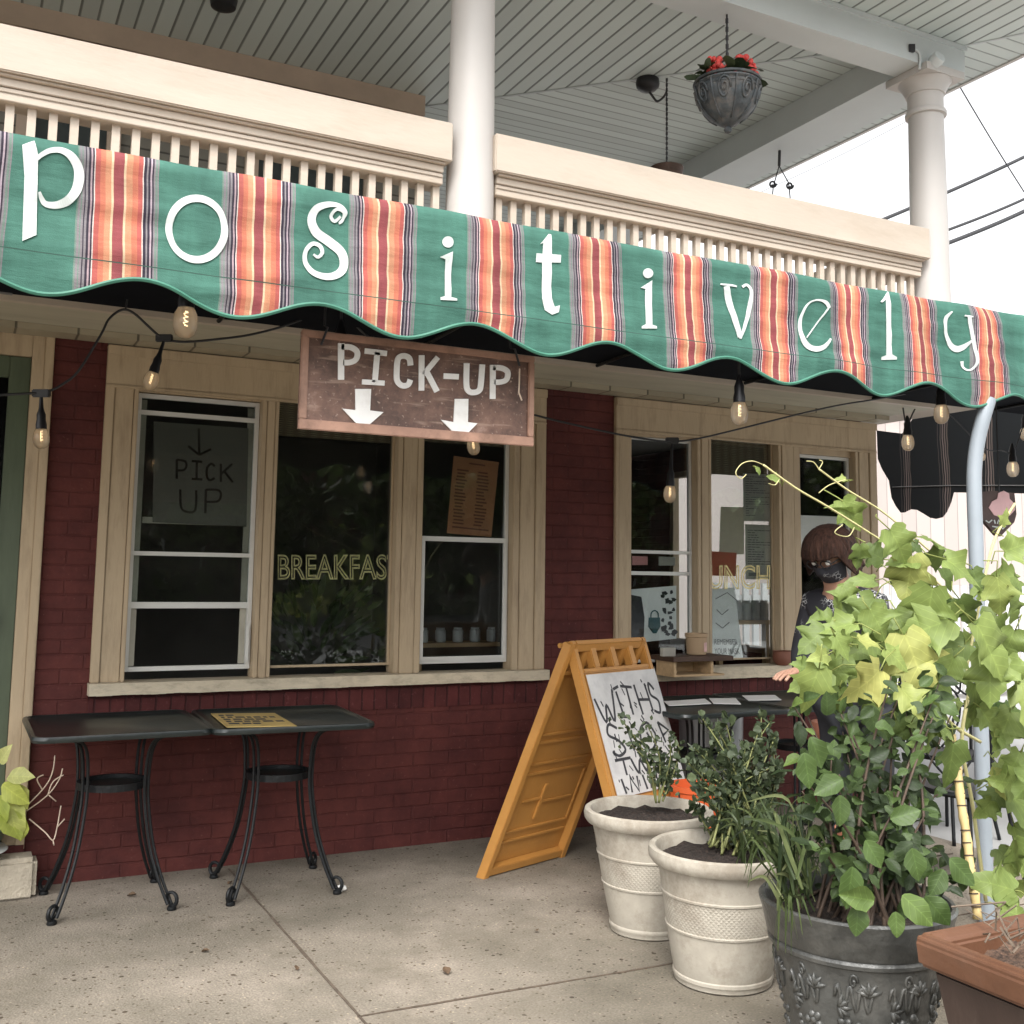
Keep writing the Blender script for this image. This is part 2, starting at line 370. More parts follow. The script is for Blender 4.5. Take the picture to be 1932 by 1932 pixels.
# striped awning cloth (u = metres along the awning)
def awning_mat():
    mt, nt, b = NM('striped_awning_canvas')
    uv = nd(nt, 'ShaderNodeUVMap'); sx = nd(nt, 'ShaderNodeSeparateXYZ'); nt.links.new(uv.outputs[0], sx.inputs[0])
    wb = nd(nt, 'ShaderNodeTexNoise', Scale=2.2, Detail=2); nt.links.new(uv.outputs[0], wb.inputs[0])
    w1 = nd(nt, 'ShaderNodeMath', operation='MULTIPLY_ADD'); w1.inputs[1].default_value = .034; nt.links.new(wb.outputs[0], w1.inputs[0]); nt.links.new(sx.outputs[0], w1.inputs[2])
    dv = nd(nt, 'ShaderNodeMath', operation='MULTIPLY_ADD'); dv.inputs[1].default_value = 1/.397; dv.inputs[2].default_value = -.354/.397+.5+20-.02
    nt.links.new(w1.outputs[0], dv.inputs[0])
    fr = nd(nt, 'ShaderNodeMath', operation='FRACT'); nt.links.new(dv.outputs[0], fr.inputs[0])
    g = (.046, .130, .100); blk = (.024, .018, .030); gry = (.165, .15, .16); wht = (.48, .42, .39)
    rd = (.32, .078, .066); dr = (.21, .050, .054); og = (.41, .130, .080); sa = (.43, .20, .115); crm = (.50, .375, .245); gg = (.12, .165, .14)
    st = [(0, g), (.215, gg), (.228, gry), (.243, gg), (.252, gry), (.266, blk), (.276, gry), (.290, blk), (.306, (.30, .22, .24)), (.318, blk), (.329, wht),
          (.336, rd), (.372, og), (.408, sa), (.447, crm), (.462, dr), (.535, crm), (.550, sa), (.590, og), (.630, rd), (.662, wht),
          (.671, blk), (.688, gry), (.700, blk), (.716, (.30, .24, .27)), (.730, blk), (.741, gry), (.752, gg), (.766, gry), (.776, g)]
    # ramp holds 32 stops at most
    rp = ramp(nt, st[:32], 'CONSTANT'); nt.links.new(fr.outputs[0], rp.inputs[0])
    tc = nd(nt, 'ShaderNodeTexCoord')
    no = nd(nt, 'ShaderNodeTexNoise', Scale=5, Detail=7, Roughness=.65); nt.links.new(tc.outputs['Object'], no.inputs[0])
    rv = ramp(nt, [(.28, (.72, .75, .76)), (.5, (1, 1, 1)), (.72, (1.28, 1.26, 1.26))]); nt.links.new(no.outputs[0], rv.inputs[0])
    mps = nd(nt, 'ShaderNodeMapping'); mps.inputs['Scale'].default_value = (9, 9, 1.2); nt.links.new(tc.outputs['Object'], mps.inputs[0])
    ns = nd(nt, 'ShaderNodeTexNoise', Scale=1.5, Detail=6, Roughness=.65); nt.links.new(mps.outputs[0], ns.inputs[0])
    rs = ramp(nt, [(.35, (.86, .87, .87)), (.65, (1.1, 1.1, 1.1))]); nt.links.new(ns.outputs[0], rs.inputs[0])
    c = mixc(nt, 1.0, rp.outputs[0], rv.outputs[0], 'MULTIPLY'); c = mixc(nt, 1.0, c, rs.outputs[0], 'MULTIPLY')
    # sewn seam line above the hem
    sm = nd(nt, 'ShaderNodeMath', operation='SUBTRACT'); sm.inputs[1].default_value = 2.262; nt.links.new(sx.outputs[1], sm.inputs[0])
    ab = nd(nt, 'ShaderNodeMath', operation='ABSOLUTE'); nt.links.new(sm.outputs[0], ab.inputs[0])
    ls = nd(nt, 'ShaderNodeMath', operation='LESS_THAN'); ls.inputs[1].default_value = .0016; nt.links.new(ab.outputs[0], ls.inputs[0])
    c = mixc(nt, ls.outputs[0], c, (.03, .07, .055))
    geo = nd(nt, 'ShaderNodeNewGeometry')
    inner = ramp(nt, [(0, (.010, .012, .016)), (.262, (.010, .012, .016)), (.266, (.10, .075, .075)), (.276, (.012, .01, .014)), (.306, (.14, .11, .105)), (.318, (.012, .01, .014)), (.329, (.10, .08, .075)), (.336, (.016, .014, .018)),
                      (.671, (.012, .01, .014)), (.700, (.13, .10, .10)), (.716, (.012, .01, .014)), (.741, (.08, .07, .07)), (.752, (.010, .012, .016))], 'CONSTANT')
    nt.links.new(fr.outputs[0], inner.inputs[0])
    c = mixc(nt, geo.outputs['Backfacing'], c, inner.outputs[0])
    nt.links.new(c, b.inputs['Base Color']); b.inputs['Roughness'].default_value = .75; b.inputs['Specular IOR Level'].default_value = .25
    wv = nd(nt, 'ShaderNodeTexNoise', Scale=420, Detail=1); nt.links.new(tc.outputs['Object'], wv.inputs[0])
    mpw = nd(nt, 'ShaderNodeMapping'); mpw.inputs['Scale'].default_value = (5, 5, 22); nt.links.new(tc.outputs['Object'], mpw.inputs[0])
    wr = nd(nt, 'ShaderNodeTexNoise', Scale=1, Detail=4); nt.links.new(mpw.outputs[0], wr.inputs[0])
    b1 = nd(nt, 'ShaderNodeBump', Strength=.25, Distance=.004); nt.links.new(wv.outputs[0], b1.inputs['Height'])
    b2 = nd(nt, 'ShaderNodeBump', Strength=.35, Distance=.02); nt.links.new(wr.outputs[0], b2.inputs['Height']); nt.links.new(b1.outputs[0], b2.inputs['Normal'])
    nt.links.new(b2.outputs[0], b.inputs['Normal'])
    return mt
M['signletter'] = simple('white_sign_paint', (.85, .84, .82), .5, .06, 8, dirt=(.5, .45, .4), dscale=20, damt=.3)
M['awning'] = awning_mat()
M['piping'] = simple('dark_green_piping', (.04, .16, .11), .6, .15, 10)
M['canopyblack'] = simple('black_canopy_lining', (.005, .006, .009), .95, .2, 5, spec=.1)

def ground_mat():
    mt, nt, b = NM('sidewalk_concrete')
    tc = nd(nt, 'ShaderNodeTexCoord')
    n1 = nd(nt, 'ShaderNodeTexNoise', Scale=1.1, Detail=9, Roughness=.62); nt.links.new(tc.outputs['Object'], n1.inputs[0])
    r1 = ramp(nt, [(.30, (.128, .114, .090)), (.50, (.215, .190, .155)), (.72, (.36, .312, .262))]); nt.links.new(n1.outputs[0], r1.inputs[0])
    v = nd(nt, 'ShaderNodeTexVoronoi', Scale=120); nt.links.new(tc.outputs['Object'], v.inputs[0])
    c = r1.outputs[0]
    for sc_, lim, keep, dk in ((34, .30, .30, (.30, .25, .21)), (58, .34, .34, (.42, .36, .31)), (75, .32, .25, (1.55, 1.5, 1.42))):
        vv = nd(nt, 'ShaderNodeTexVoronoi', Scale=sc_); nt.links.new(tc.outputs['Object'], vv.inputs[0])
        hv = nd(nt, 'ShaderNodeSeparateColor'); nt.links.new(vv.outputs['Color'], hv.inputs[0])
        rad_ = nd(nt, 'ShaderNodeMath', operation='MULTIPLY'); rad_.inputs[1].default_value = lim; nt.links.new(hv.outputs[1], rad_.inputs[0])
        l1 = nd(nt, 'ShaderNodeMath', operation='LESS_THAN'); nt.links.new(vv.outputs['Distance'], l1.inputs[0]); nt.links.new(rad_.outputs[0], l1.inputs[1])
        l2 = nd(nt, 'ShaderNodeMath', operation='LESS_THAN'); l2.inputs[1].default_value = keep; nt.links.new(hv.outputs[0], l2.inputs[0])
        mm = nd(nt, 'ShaderNodeMath', operation='MULTIPLY'); nt.links.new(l1.outputs[0], mm.inputs[0]); nt.links.new(l2.outputs[0], mm.inputs[1])
        sp = mixc(nt, mm.outputs[0], (1, 1, 1), dk); c = mixc(nt, 1.0, c, sp, 'MULTIPLY')
    n9 = nd(nt, 'ShaderNodeTexNoise', Scale=110, Detail=3); nt.links.new(tc.outputs['Object'], n9.inputs[0])
    r9 = ramp(nt, [(.3, (.80, .79, .78)), (.7, (1.2, 1.19, 1.17))]); nt.links.new(n9.outputs[0], r9.inputs[0]); c = mixc(nt, 1.0, c, r9.outputs[0], 'MULTIPLY')
    n4 = nd(nt, 'ShaderNodeTexNoise', Scale=1.9, Detail=7, Roughness=.7); nt.links.new(tc.outputs['Object'], n4.inputs[0])
    r4 = ramp(nt, [(.50, (0, 0, 0)), (.72, (.7,)*3)]); nt.links.new(n4.outputs[0], r4.inputs[0])
    c = mixc(nt, r4.outputs[0], c, (.125, .108, .079))
    nt.links.new(c, b.inputs['Base Color']); b.inputs['Roughness'].default_value = .85; b.inputs['Specular IOR Level'].default_value = .3
    bp = nd(nt, 'ShaderNodeBump', Strength=.5, Distance=.004); nt.links.new(v.outputs['Distance'], bp.inputs['Height']); nt.links.new(bp.outputs[0], b.inputs['Normal'])
    return mt
M['ground'] = ground_mat()
M['joint'] = simple('dark_joint_dirt', (.10, .075, .055), .95, .4, 30)

def pot_mat(name, base, stain):
    mt, nt, b = NM(name)
    tc = nd(nt, 'ShaderNodeTexCoord'); sx = nd(nt, 'ShaderNodeSeparateXYZ'); nt.links.new(tc.outputs['Object'], sx.inputs[0])
    n1 = nd(nt, 'ShaderNodeTexNoise', Scale=7, Detail=9, Roughness=.7); nt.links.new(tc.outputs['Object'], n1.inputs[0])
    r1 = ramp(nt, [(.3, tuple(x*.82 for x in base)), (.7, tuple(min(1, x*1.1) for x in base))]); nt.links.new(n1.outputs[0], r1.inputs[0])
    n2 = nd(nt, 'ShaderNodeTexNoise', Scale=4.2, Detail=10, Roughness=.78); nt.links.new(tc.outputs['Object'], n2.inputs[0])
    r2 = ramp(nt, [(.46, (0, 0, 0)), (.62, (.66,)*3)]); nt.links.new(n2.outputs[0], r2.inputs[0])
    c = mixc(nt, r2.outputs[0], r1.outputs[0], stain)
    # woven diamond band pressed into the clay, between two rings (angle from generated xy)
    at = nd(nt, 'ShaderNodeMath', operation='ARCTAN2'); nt.links.new(sx.outputs[1], at.inputs[0]); nt.links.new(sx.outputs[0], at.inputs[1])
    def saw(sgn):
        a = nd(nt, 'ShaderNodeMath', operation='MULTIPLY'); a.inputs[1].default_value = 12.0*sgn; nt.links.new(at.outputs[0], a.inputs[0])
        z = nd(nt, 'ShaderNodeMath', operation='MULTIPLY_ADD'); z.inputs[1].default_value = 62.0; nt.links.new(sx.outputs[2], z.inputs[0]); nt.links.new(a.outputs[0], z.inputs[2])
        s_ = nd(nt, 'ShaderNodeMath', operation='PINGPONG'); s_.inputs[1].default_value = .5; nt.links.new(z.outputs[0], s_.inputs[0]); return s_
    s1, s2 = saw(1), saw(-1)
    mn = nd(nt, 'ShaderNodeMath', operation='MINIMUM'); nt.links.new(s1.outputs[0], mn.inputs[0]); nt.links.new(s2.outputs[0], mn.inputs[1])
    zb = ramp(nt, [(0, (0, 0, 0)), (.185, (0, 0, 0)), (.195, (1, 1, 1)), (.295, (1, 1, 1)), (.305, (0, 0, 0)), (1, (0, 0, 0))]); nt.links.new(sx.outputs[2], zb.inputs[0])
    hb = nd(nt, 'ShaderNodeMath', operation='MULTIPLY'); nt.links.new(mn.outputs[0], hb.inputs[0]); nt.links.new(zb.outputs[0], hb.inputs[1])
    nt.links.new(c, b.inputs['Base Color']); b.inputs['Roughness'].default_value = .7
    n3 = nd(nt, 'ShaderNodeTexNoise', Scale=60, Detail=5); nt.links.new(tc.outputs['Object'], n3.inputs[0])
    b1 = nd(nt, 'ShaderNodeBump', Strength=.25, Distance=.004); nt.links.new(n3.outputs[0], b1.inputs['Height'])
    b2 = nd(nt, 'ShaderNodeBump', Strength=.45, Distance=.006); nt.links.new(hb.outputs[0], b2.inputs['Height']); nt.links.new(b1.outputs[0], b2.inputs['Normal'])
    nt.links.new(b2.outputs[0], b.inputs['Normal'])
    return mt
M['potwhite'] = pot_mat('weathered_white_planter', (.40, .365, .305), (.20, .165, .125))
M['potblack'] = simple('weathered_pewter_planter', (.052, .053, .050), .38, .45, 9, .5, 30, spec=.6, dirt=(.17, .165, .15), dscale=6, damt=.5)
M['basket'] = simple('dark_openwork_metal', (.055, .065, .072), .5, .5, 16, .6, 30, dirt=(.2, .17, .14), dscale=14, damt=.6)

def glass_mat(name, tint=(.92, .95, .95), refl=1.0, rough=.0, dust=0.0):
    mt = bpy.data.materials.new(name); mt.use_nodes = True; nt = mt.node_tree; nt.nodes.clear()
    out = nd(nt, 'ShaderNodeOutputMaterial'); tr = nd(nt, 'ShaderNodeBsdfTransparent'); gl = nd(nt, 'ShaderNodeBsdfGlossy')
    tr.inputs[0].default_value = (*tint, 1); gl.inputs['Roughness'].default_value = rough
    fr = nd(nt, 'ShaderNodeFresnel', IOR=1.5); ml = nd(nt, 'ShaderNodeMath', operation='MULTIPLY'); ml.inputs[1].default_value = refl
    nt.links.new(fr.outputs[0], ml.inputs[0])
    mx = nd(nt, 'ShaderNodeMixShader'); nt.links.new(ml.outputs[0], mx.inputs[0]); nt.links.new(tr.outputs[0], mx.inputs[1]); nt.links.new(gl.outputs[0], mx.inputs[2])
    tc = nd(nt, 'ShaderNodeTexCoord'); no = nd(nt, 'ShaderNodeTexNoise', Scale=2.0, Detail=3); nt.links.new(tc.outputs['Object'], no.inputs[0])
    bp = nd(nt, 'ShaderNodeBump', Strength=.03, Distance=.02); nt.links.new(no.outputs[0], bp.inputs['Height']); nt.links.new(bp.outputs[0], gl.inputs['Normal'])
    last = mx.outputs[0]
    if dust:
        df = nd(nt, 'ShaderNodeBsdfDiffuse'); df.inputs[0].default_value = (.45, .43, .38, 1)
        n2 = nd(nt, 'ShaderNodeTexNoise', Scale=9, Detail=6); nt.links.new(tc.outputs['Object'], n2.inputs[0])
        r2 = ramp(nt, [(.35, (0, 0, 0)), (.8, (dust,)*3)]); nt.links.new(n2.outputs[0], r2.inputs[0])
        m2 = nd(nt, 'ShaderNodeMixShader'); nt.links.new(r2.outputs[0], m2.inputs[0]); nt.links.new(last, m2.inputs[1]); nt.links.new(df.outputs[0], m2.inputs[2]); last = m2.outputs[0]
    nt.links.new(last, out.inputs[0]); return mt
M['glass'] = glass_mat('window_glass', dust=.02)
M['screen'] = glass_mat('dark_screen_mesh', (.25, .26, .28), .5, .3)

def bulb_mat():
    mt = bpy.data.materials.new('amber_bulb_glass'); mt.use_nodes = True; nt = mt.node_tree; nt.nodes.clear()
    out = nd(nt, 'ShaderNodeOutputMaterial'); tr = nd(nt, 'ShaderNodeBsdfTransparent'); gl = nd(nt, 'ShaderNodeBsdfGlossy'); df = nd(nt, 'ShaderNodeBsdfTranslucent')
    tr.inputs[0].default_value = (1, .98, .93, 1); gl.inputs['Roughness'].default_value = .06; df.inputs[0].default_value = (1, .94, .84, 1)
    lw = nd(nt, 'ShaderNodeLayerWeight', Blend=.3)
    m1 = nd(nt, 'ShaderNodeMixShader'); m1.inputs[0].default_value = .5; nt.links.new(tr.outputs[0], m1.inputs[1]); nt.links.new(df.outputs[0], m1.inputs[2])
    m2 = nd(nt, 'ShaderNodeMixShader'); nt.links.new(lw.outputs['Fresnel'], m2.inputs[0]); nt.links.new(m1.outputs[0], m2.inputs[1]); nt.links.new(gl.outputs[0], m2.inputs[2])
    nt.links.new(m2.outputs[0], out.inputs[0]); return mt
M['bulb'] = bulb_mat()
def emis(name, c, s):
    mt = bpy.data.materials.new(name); mt.use_nodes = True; b = mt.node_tree.nodes['Principled BSDF']
    b.inputs['Base Color'].default_value = (*c, 1); b.inputs['Emission Color'].default_value = (*c, 1); b.inputs['Emission Strength'].default_value = s; return mt
M['filament'] = emis('glowing_filament', (1, .72, .42), 1.3)

def leaf_mat(name, ca, cb, cy=None, trans=.3, vein=1.35):
    mt, nt, b = NM(name)
    at = nd(nt, 'ShaderNodeAttribute', attribute_name='tint')
    st = [(0, ca), (.75, cb), (1, cy or cb)]
    rp = ramp(nt, st); nt.links.new(at.outputs['Fac'], rp.inputs[0])
    uv = nd(nt, 'ShaderNodeUVMap'); sx = nd(nt, 'ShaderNodeSeparateXYZ'); nt.links.new(uv.outputs[0], sx.inputs[0])
    ax = nd(nt, 'ShaderNodeMath', operation='ABSOLUTE'); nt.links.new(sx.outputs[0], ax.inputs[0])
    # side veins: lines rising away from the midrib
    k = nd(nt, 'ShaderNodeMath', operation='MULTIPLY_ADD'); k.inputs[1].default_value = -.9; nt.links.new(ax.outputs[0], k.inputs[0]); nt.links.new(sx.outputs[1], k.inputs[2])
    k2 = nd(nt, 'ShaderNodeMath', operation='MULTIPLY'); k2.inputs[1].default_value = 5.2; nt.links.new(k.outputs[0], k2.inputs[0])
    fr = nd(nt, 'ShaderNodeMath', operation='PINGPONG'); fr.inputs[1].default_value = .5; nt.links.new(k2.outputs[0], fr.inputs[0])
    r1 = ramp(nt, [(0, (vein,)*3), (.09, (1, 1, 1))]); nt.links.new(fr.outputs[0], r1.inputs[0])
    r2 = ramp(nt, [(0, (vein,)*3), (.03, (1, 1, 1))]); nt.links.new(ax.outputs[0], r2.inputs[0])
    tc = nd(nt, 'ShaderNodeTexCoord'); no = nd(nt, 'ShaderNodeTexNoise', Scale=26, Detail=5); nt.links.new(tc.outputs['Object'], no.inputs[0])
    r3 = ramp(nt, [(.3, (.84, .86, .8)), (.7, (1.14, 1.12, 1.1))]); nt.links.new(no.outputs[0], r3.inputs[0])
    c = mixc(nt, 1, rp.outputs[0], r1.outputs[0], 'MULTIPLY'); c = mixc(nt, 1, c, r2.outputs[0], 'MULTIPLY'); c = mixc(nt, 1, c, r3.outputs[0], 'MULTIPLY')
    nt.links.new(c, b.inputs['Base Color']); b.inputs['Roughness'].default_value = .5; b.inputs['Specular IOR Level'].default_value = .35
    bp = nd(nt, 'ShaderNodeBump', Strength=.4, Distance=.004); nt.links.new(r1.outputs[0], bp.inputs['Height']); nt.links.new(bp.outputs[0], b.inputs['Normal'])
    tl = nd(nt, 'ShaderNodeBsdfTranslucent'); nt.links.new(c, tl.inputs[0])
    mx = nd(nt, 'ShaderNodeMixShader'); mx.inputs[0].default_value = trans
    o = nt.nodes['Material Output']; nt.links.new(b.outputs[0], mx.inputs[1]); nt.links.new(tl.outputs[0], mx.inputs[2]); nt.links.new(mx.outputs[0], o.inputs[0])
    return mt
M['vineleaf'] = leaf_mat('vine_leaf', (.050, .085, .022), (.20, .265, .075), (.40, .40, .13), .30, 1.22)
M['potleaf'] = leaf_mat('shrub_leaf', (.022, .036, .014), (.070, .115, .032), (.15, .21, .055), .22)
M['herb'] = leaf_mat('herb_leaf', (.026, .040, .020), (.072, .095, .048), (.12, .145, .07), .2, 1.0)
M['grassleaf'] = leaf_mat('blade_leaf', (.024, .040, .018), (.085, .115, .042), (.22, .24, .12), .2, 1.0)
M['treeleaf'] = leaf_mat('tree_leaf', (.03, .05, .02), (.15, .22, .07), None, .25, 1.0)
M['limeleaf'] = leaf_mat('lime_leaf', (.20, .26, .05), (.42, .46, .10), (.6, .6, .3), .3, 1.2)

# ---- leaves
OV = [(0, 0), (.10, .03), (.22, .14), (.31, .30), (.34, .45), (.30, .62), (.20, .80), (.09, .93), (0, 1.02)]
LOB = [(0, .03), (.10, -.09), (.26, -.13), (.40, -.02), (.50, .10), (.40, .17), (.44, .26), (.58, .38), (.66, .54), (.52, .52), (.42, .57), (.33, .60), (.33, .72), (.24, .82), (.20, .92), (.09, .98), (0, 1.10)]
LAN = [(0, 0), (.05, .12), (.085, .35), (.08, .6), (.045, .85), (0, 1)]
TRI = [(0, .02), (.12, -.08), (.30, -.06), (.30, .10), (.42, .26), (.54, .34), (.36, .40), (.24, .52), (.20, .74), (.08, .94), (0, 1.08)]
SHAPES = {'ov': OV, 'lob': LOB, 'lan': LAN, 'tri': TRI}
class Leaves(MB):
    def __init__(s): super().__init__(); s.uv = []; s.t = []
    def leaf(s, p, d, n, size, tint, shape='ov', fold=.25, droop=.25, wx=1.0):
        p = Vector(p); d = Vector(d).normalized(); n = Vector(n); x = d.cross(n)
        if x.length < 1e-4: x = d.orthogonal()
        x.normalize(); n = x.cross(d).normalized()
        out = SHAPES[shape]; N = len(out); ph = random.uniform(0, 6.28); wv = random.uniform(.6, 1.7); tw = random.uniform(-.35, .35); js = [random.uniform(.88, 1.12) for _ in range(2*N)]
        y0, y1 = out[0][1], out[-1][1]
        def P3(a, b):
            h = fold*abs(a)*(1 if shape != 'lob' else .7) - droop*b*b*.5 + wv*(.05*math.sin(7*b+ph)*(abs(a)*2+.2) + .05*math.sin(8*a+ph*2)+.035*math.sin(15*b+ph*3)*abs(a)*2)+tw*a*b
            return p + (x*(a*wx) + d*b + n*h)*size
        vs = []; uv = []
        for i, (a, b) in enumerate(out):
            aL, aR = a*js[i], a*js[N+i]; t = y0+(y1-y0)*(i/(N-1)); tm = b*.55+t*.45
            for q in ((-aL, b), (-aL*.5, b*.5+tm*.5), (0, tm), (aR*.5, b*.5+tm*.5), (aR, b)):
                vs.append(P3(*q)); uv.append(q)
        fs = []
        for i in range(N-1):
            for k in range(4):
                fs.append((i*5+k, i*5+k+1, i*5+6+k, i*5+5+k))
        s.add(vs, fs); s.uv += uv; s.t += [max(0, min(1, tint))]*len(vs)
    def blade(s, pts, wid, tint):
        """long strap leaf along a path"""
        P = [Vector(p) for p in pts]; N = len(P); vs = []; uv = []
        side = random.uniform(0, 3.14)
        for i, p in enumerate(P):
            d = (P[min(i+1, N-1)]-P[max(i-1, 0)]).normalized()
            a = d.cross(-fw*math.cos(side*.4)+rt*math.sin(side*.4)).normalized()
            k = i/(N-1); w_ = wid*(min(1, .4+k*3))*(1-k**2.2)*.5+.0006
            vs += [p-a*w_, p+d.cross(a)*w_*.25, p+a*w_]; uv += [(-.1, k), (0, k), (.1, k)]
        fs = []
        for i in range(N-1):
            for k in (0, 1): fs.append((i*3+k, i*3+k+1, i*3+4+k, i*3+3+k))
        s.add(vs, fs); s.uv += uv; s.t += [tint]*len(vs)
def rnd(a, b): return random.uniform(a, b)
def rv(s=1): return Vector((rnd(-1, 1), rnd(-1, 1), rnd(-1, 1)))*s

# ================================================================ SETTING
W = 5.37
g = MB().box((-14, -9, -.12), (4.9, 12, 0)); tag(g.build('sidewalk', M['ground']), kind='structure')
g = MB().box((-90, -90, -.30), (120, 120, -.125)); tag(g.build('ground', M['asphalt']), kind='structure')
g = MB().box((4.9, -8.5, -.12), (60, 60, -.004)); tag(g.build('lot_pavement', M['lot']), kind='structure')
g = MB()
def jl(a, b, wd):
    a, b = Vector(a), Vector(b); d = (b-a).normalized(); n_ = Vector((-d.y, d.x, 0))
    N = 60
    for i in range(N):
        p, q = a.lerp(b, i/N), a.lerp(b, (i+1)/N)
        o1 = n_*(.003*noise.noise(p*9)); o2 = n_*(.003*noise.noise(q*9)); k1 = wd*(.75+.5*noise.noise(p*6)); k2 = wd*(.75+.5*noise.noise(q*6))
        g.hexa([p+o1-n_*k1, q+o2-n_*k2, q+o2+n_*k2, p+o1+n_*k1], [p+o1-n_*k1+Vector((0,0,.003)), q+o2-n_*k2+Vector((0,0,.003)), q+o2+n_*k2+Vector((0,0,.003)), p+o1+n_*k1+Vector((0,0,.003))])
jl((1.232, 5.30, .001), (1.215, .5, .001), .006)
jl((1.218, 3.41, .001), (4.88, 3.31, .001), .004)
tag(g.build('sidewalk_joint', M['joint']), kind='structure')

# ================================================================ BUILDING
B = thing('cafe_building', 'two storey cafe with dark red brick front and a pillared upper porch', 'building', (2.5, W, 0))
FY = W            # face of the brick
wall = MB().box((-1.6, FY, -.02), (5.50, FY+.10, .80)); wall.box((.339, FY, .80), (.572, FY+.10, 2.52)); wall.box((2.951, FY, .80), (3.42, FY+.10, 2.52))
wall.box((5.40, FY+.10, -.02), (5.50, 9.5, .85)); wall.box((5.40, FY+.10, 2.30), (5.50, 9.5, 2.52)); wall.box((5.40, FY+.10, .85), (5.50, 5.75, 2.30)); wall.box((5.40, 7.6, .85), (5.50, 9.5, 2.30))
wallo = wall.build('brick_wall', M['brick'], B)
s = MB().box((.574, FY-.010, .705), (2.949, FY+.02, .828)); s.box((3.42, FY-.010, .675), (5.502, FY+.02, .797)); s.build('soldier_course', M['brickv'], wallo)
# dark room behind the windows (walls, floor, ceiling)
rm = MB(); x0, x1, y0, y1, z0, z1 = -1.6, 5.39, FY+.101, 8.6, -.01, 2.49
rm.add([(x0,y0,z0),(x1,y0,z0),(x1,y1,z0),(x0,y1,z0),(x0,y0,z1),(x1,y0,z1),(x1,y1,z1),(x0,y1,z1)], [(0,1,2,3),(4,7,6,5),(3,2,6,7),(0,3,7,4)])
MB().box((3.10, FY+.102, 0), (3.20, 8.59, 2.48)).build('light_block_partition', M['room'], B)  # unseen partition, added to keep side daylight out of the left room
MB().box((5.41, 5.75, .85), (5.47, 5.80, 2.30)).box((5.41, 7.55, .85), (5.47, 7.60, 2.30)).box((5.41, 5.80, .85), (5.47, 7.55, .90)).box((5.41, 5.80, 2.25), (5.47, 7.55, 2.30)).build('added_side_window', M['case'], B)  # unseen side opening, added so daylight brightens the right-hand room
rm.build('interior_room', M['room'], B)
# soffit, fascia, porch floor
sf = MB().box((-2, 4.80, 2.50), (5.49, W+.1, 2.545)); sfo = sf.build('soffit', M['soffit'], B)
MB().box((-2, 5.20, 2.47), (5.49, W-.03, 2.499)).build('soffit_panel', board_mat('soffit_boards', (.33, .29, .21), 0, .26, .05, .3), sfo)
fs_ = MB().box((-2, 4.76, 2.49), (5.49, 4.80, 2.86)); fs_.box((-2, 4.80, 2.545), (5.49, 8.0, 2.80)); fs_.box((5.49, 4.76, 2.60), (6.25, 8.0, 2.80)); fs_.build('porch_floor', M['cream'], B)
# ---- upper porch
CZ = 5.13
c = MB().prism([(-5, 5.05, CZ), (5.75, 5.05, CZ), (3.03, 7.77, CZ), (-5, 7.77, CZ)], (0, 0, .05)).build('porch_ceiling', M['ceilx'], B)
c = MB().prism([(5.75, 5.05, CZ), (6.0, 5.05, CZ), (6.0, 12, CZ), (3.03, 12, CZ), (3.03, 7.77, CZ)], (0, 0, .05)).build('porch_ceiling', M['ceily'], B)
EX, EY = 6.50, 4.28
c = MB().prism([(-5, EY, CZ), (EX, EY, CZ), (6.03, 4.965, CZ), (-5, 4.965, CZ)], (0, 0, .05)).build('eave_soffit', M['ceilx'], B)
c = MB().prism([(EX, EY, CZ), (EX, 12, CZ), (6.03, 12, CZ), (6.03, 4.965, CZ)], (0, 0, .05)).build('eave_soffit', M['ceily'], B)
c = MB().box((-5, EY-.12, CZ-.02), (EX+.02, EY, CZ+.16)).box((EX, EY, CZ-.01), (EX+.03, 12, CZ+.16)).build('eave_gutter', M['column'], B)
c = MB().box((-5, EY-.12, CZ+.16), (EX+.03, 12, CZ+.22)).build('porch_roof', M['asphalt'], B)
bm_ = MB().box((-5, 4.962, 4.90), (6.045, 5.19, CZ-.002)).build('porch_beam', M['beam'], B)
MB().box((-5, 4.95, CZ-.035), (6.06, 4.962, CZ-.003)).build('beam_moulding', M['beam'], bm_)
MB().box((5.61, 5.19, 4.902), (6.045, 12, CZ-.002)).build('porch_beam', M['beam'], B)
# seam strips where the ceilings mitre
sm_ = MB()
def strip(a, b, wd, th): sm_.bar(a, b, wd, th)
strip((5.72, 5.08, CZ-.002), (3.05, 7.75, CZ-.002), .022, .006); strip((6.03, 4.965, CZ-.002), (EX-.02, EY+.03, CZ-.002), .02, .006)
sm_.build('ceiling_seam', M['darkbeam'], B)
# upper house wall
uw = MB().box((-5, 7.55, 2.8), (3.03, 7.65, CZ)); uw.box((2.93, 7.65, 2.8), (3.03, 12, CZ)); uwo = uw.build('upper_wall', M['siding'], B)
MB().box((-5, 7.52, CZ-.16), (3.035, 7.549, CZ-.001)).build('frieze_board', M['brownwall'], uwo)
for xa, xb in ((-1.4, -.5), (.25, .72), (1.75, 2.55)):
    fr_ = MB(); z0, z1 = 3.0, 4.85
    fr_.box((xa-.09, 7.50, z0), (xa, 7.549, z1)).box((xb, 7.50, z0), (xb+.09, 7.549, z1)).box((xa-.09, 7.50, z1), (xb+.09, 7.549, z1+.1)).box((xa, 7.51, (z0+z1)/2-.02), (xb, 7.548, (z0+z1)/2+.02))
    wo = fr_.build('upper_window', M['brownwall'], B)
    MB().box((xa, 7.53, z0), (xb, 7.545, z1)).build('pane', M['glasswin'], wo)
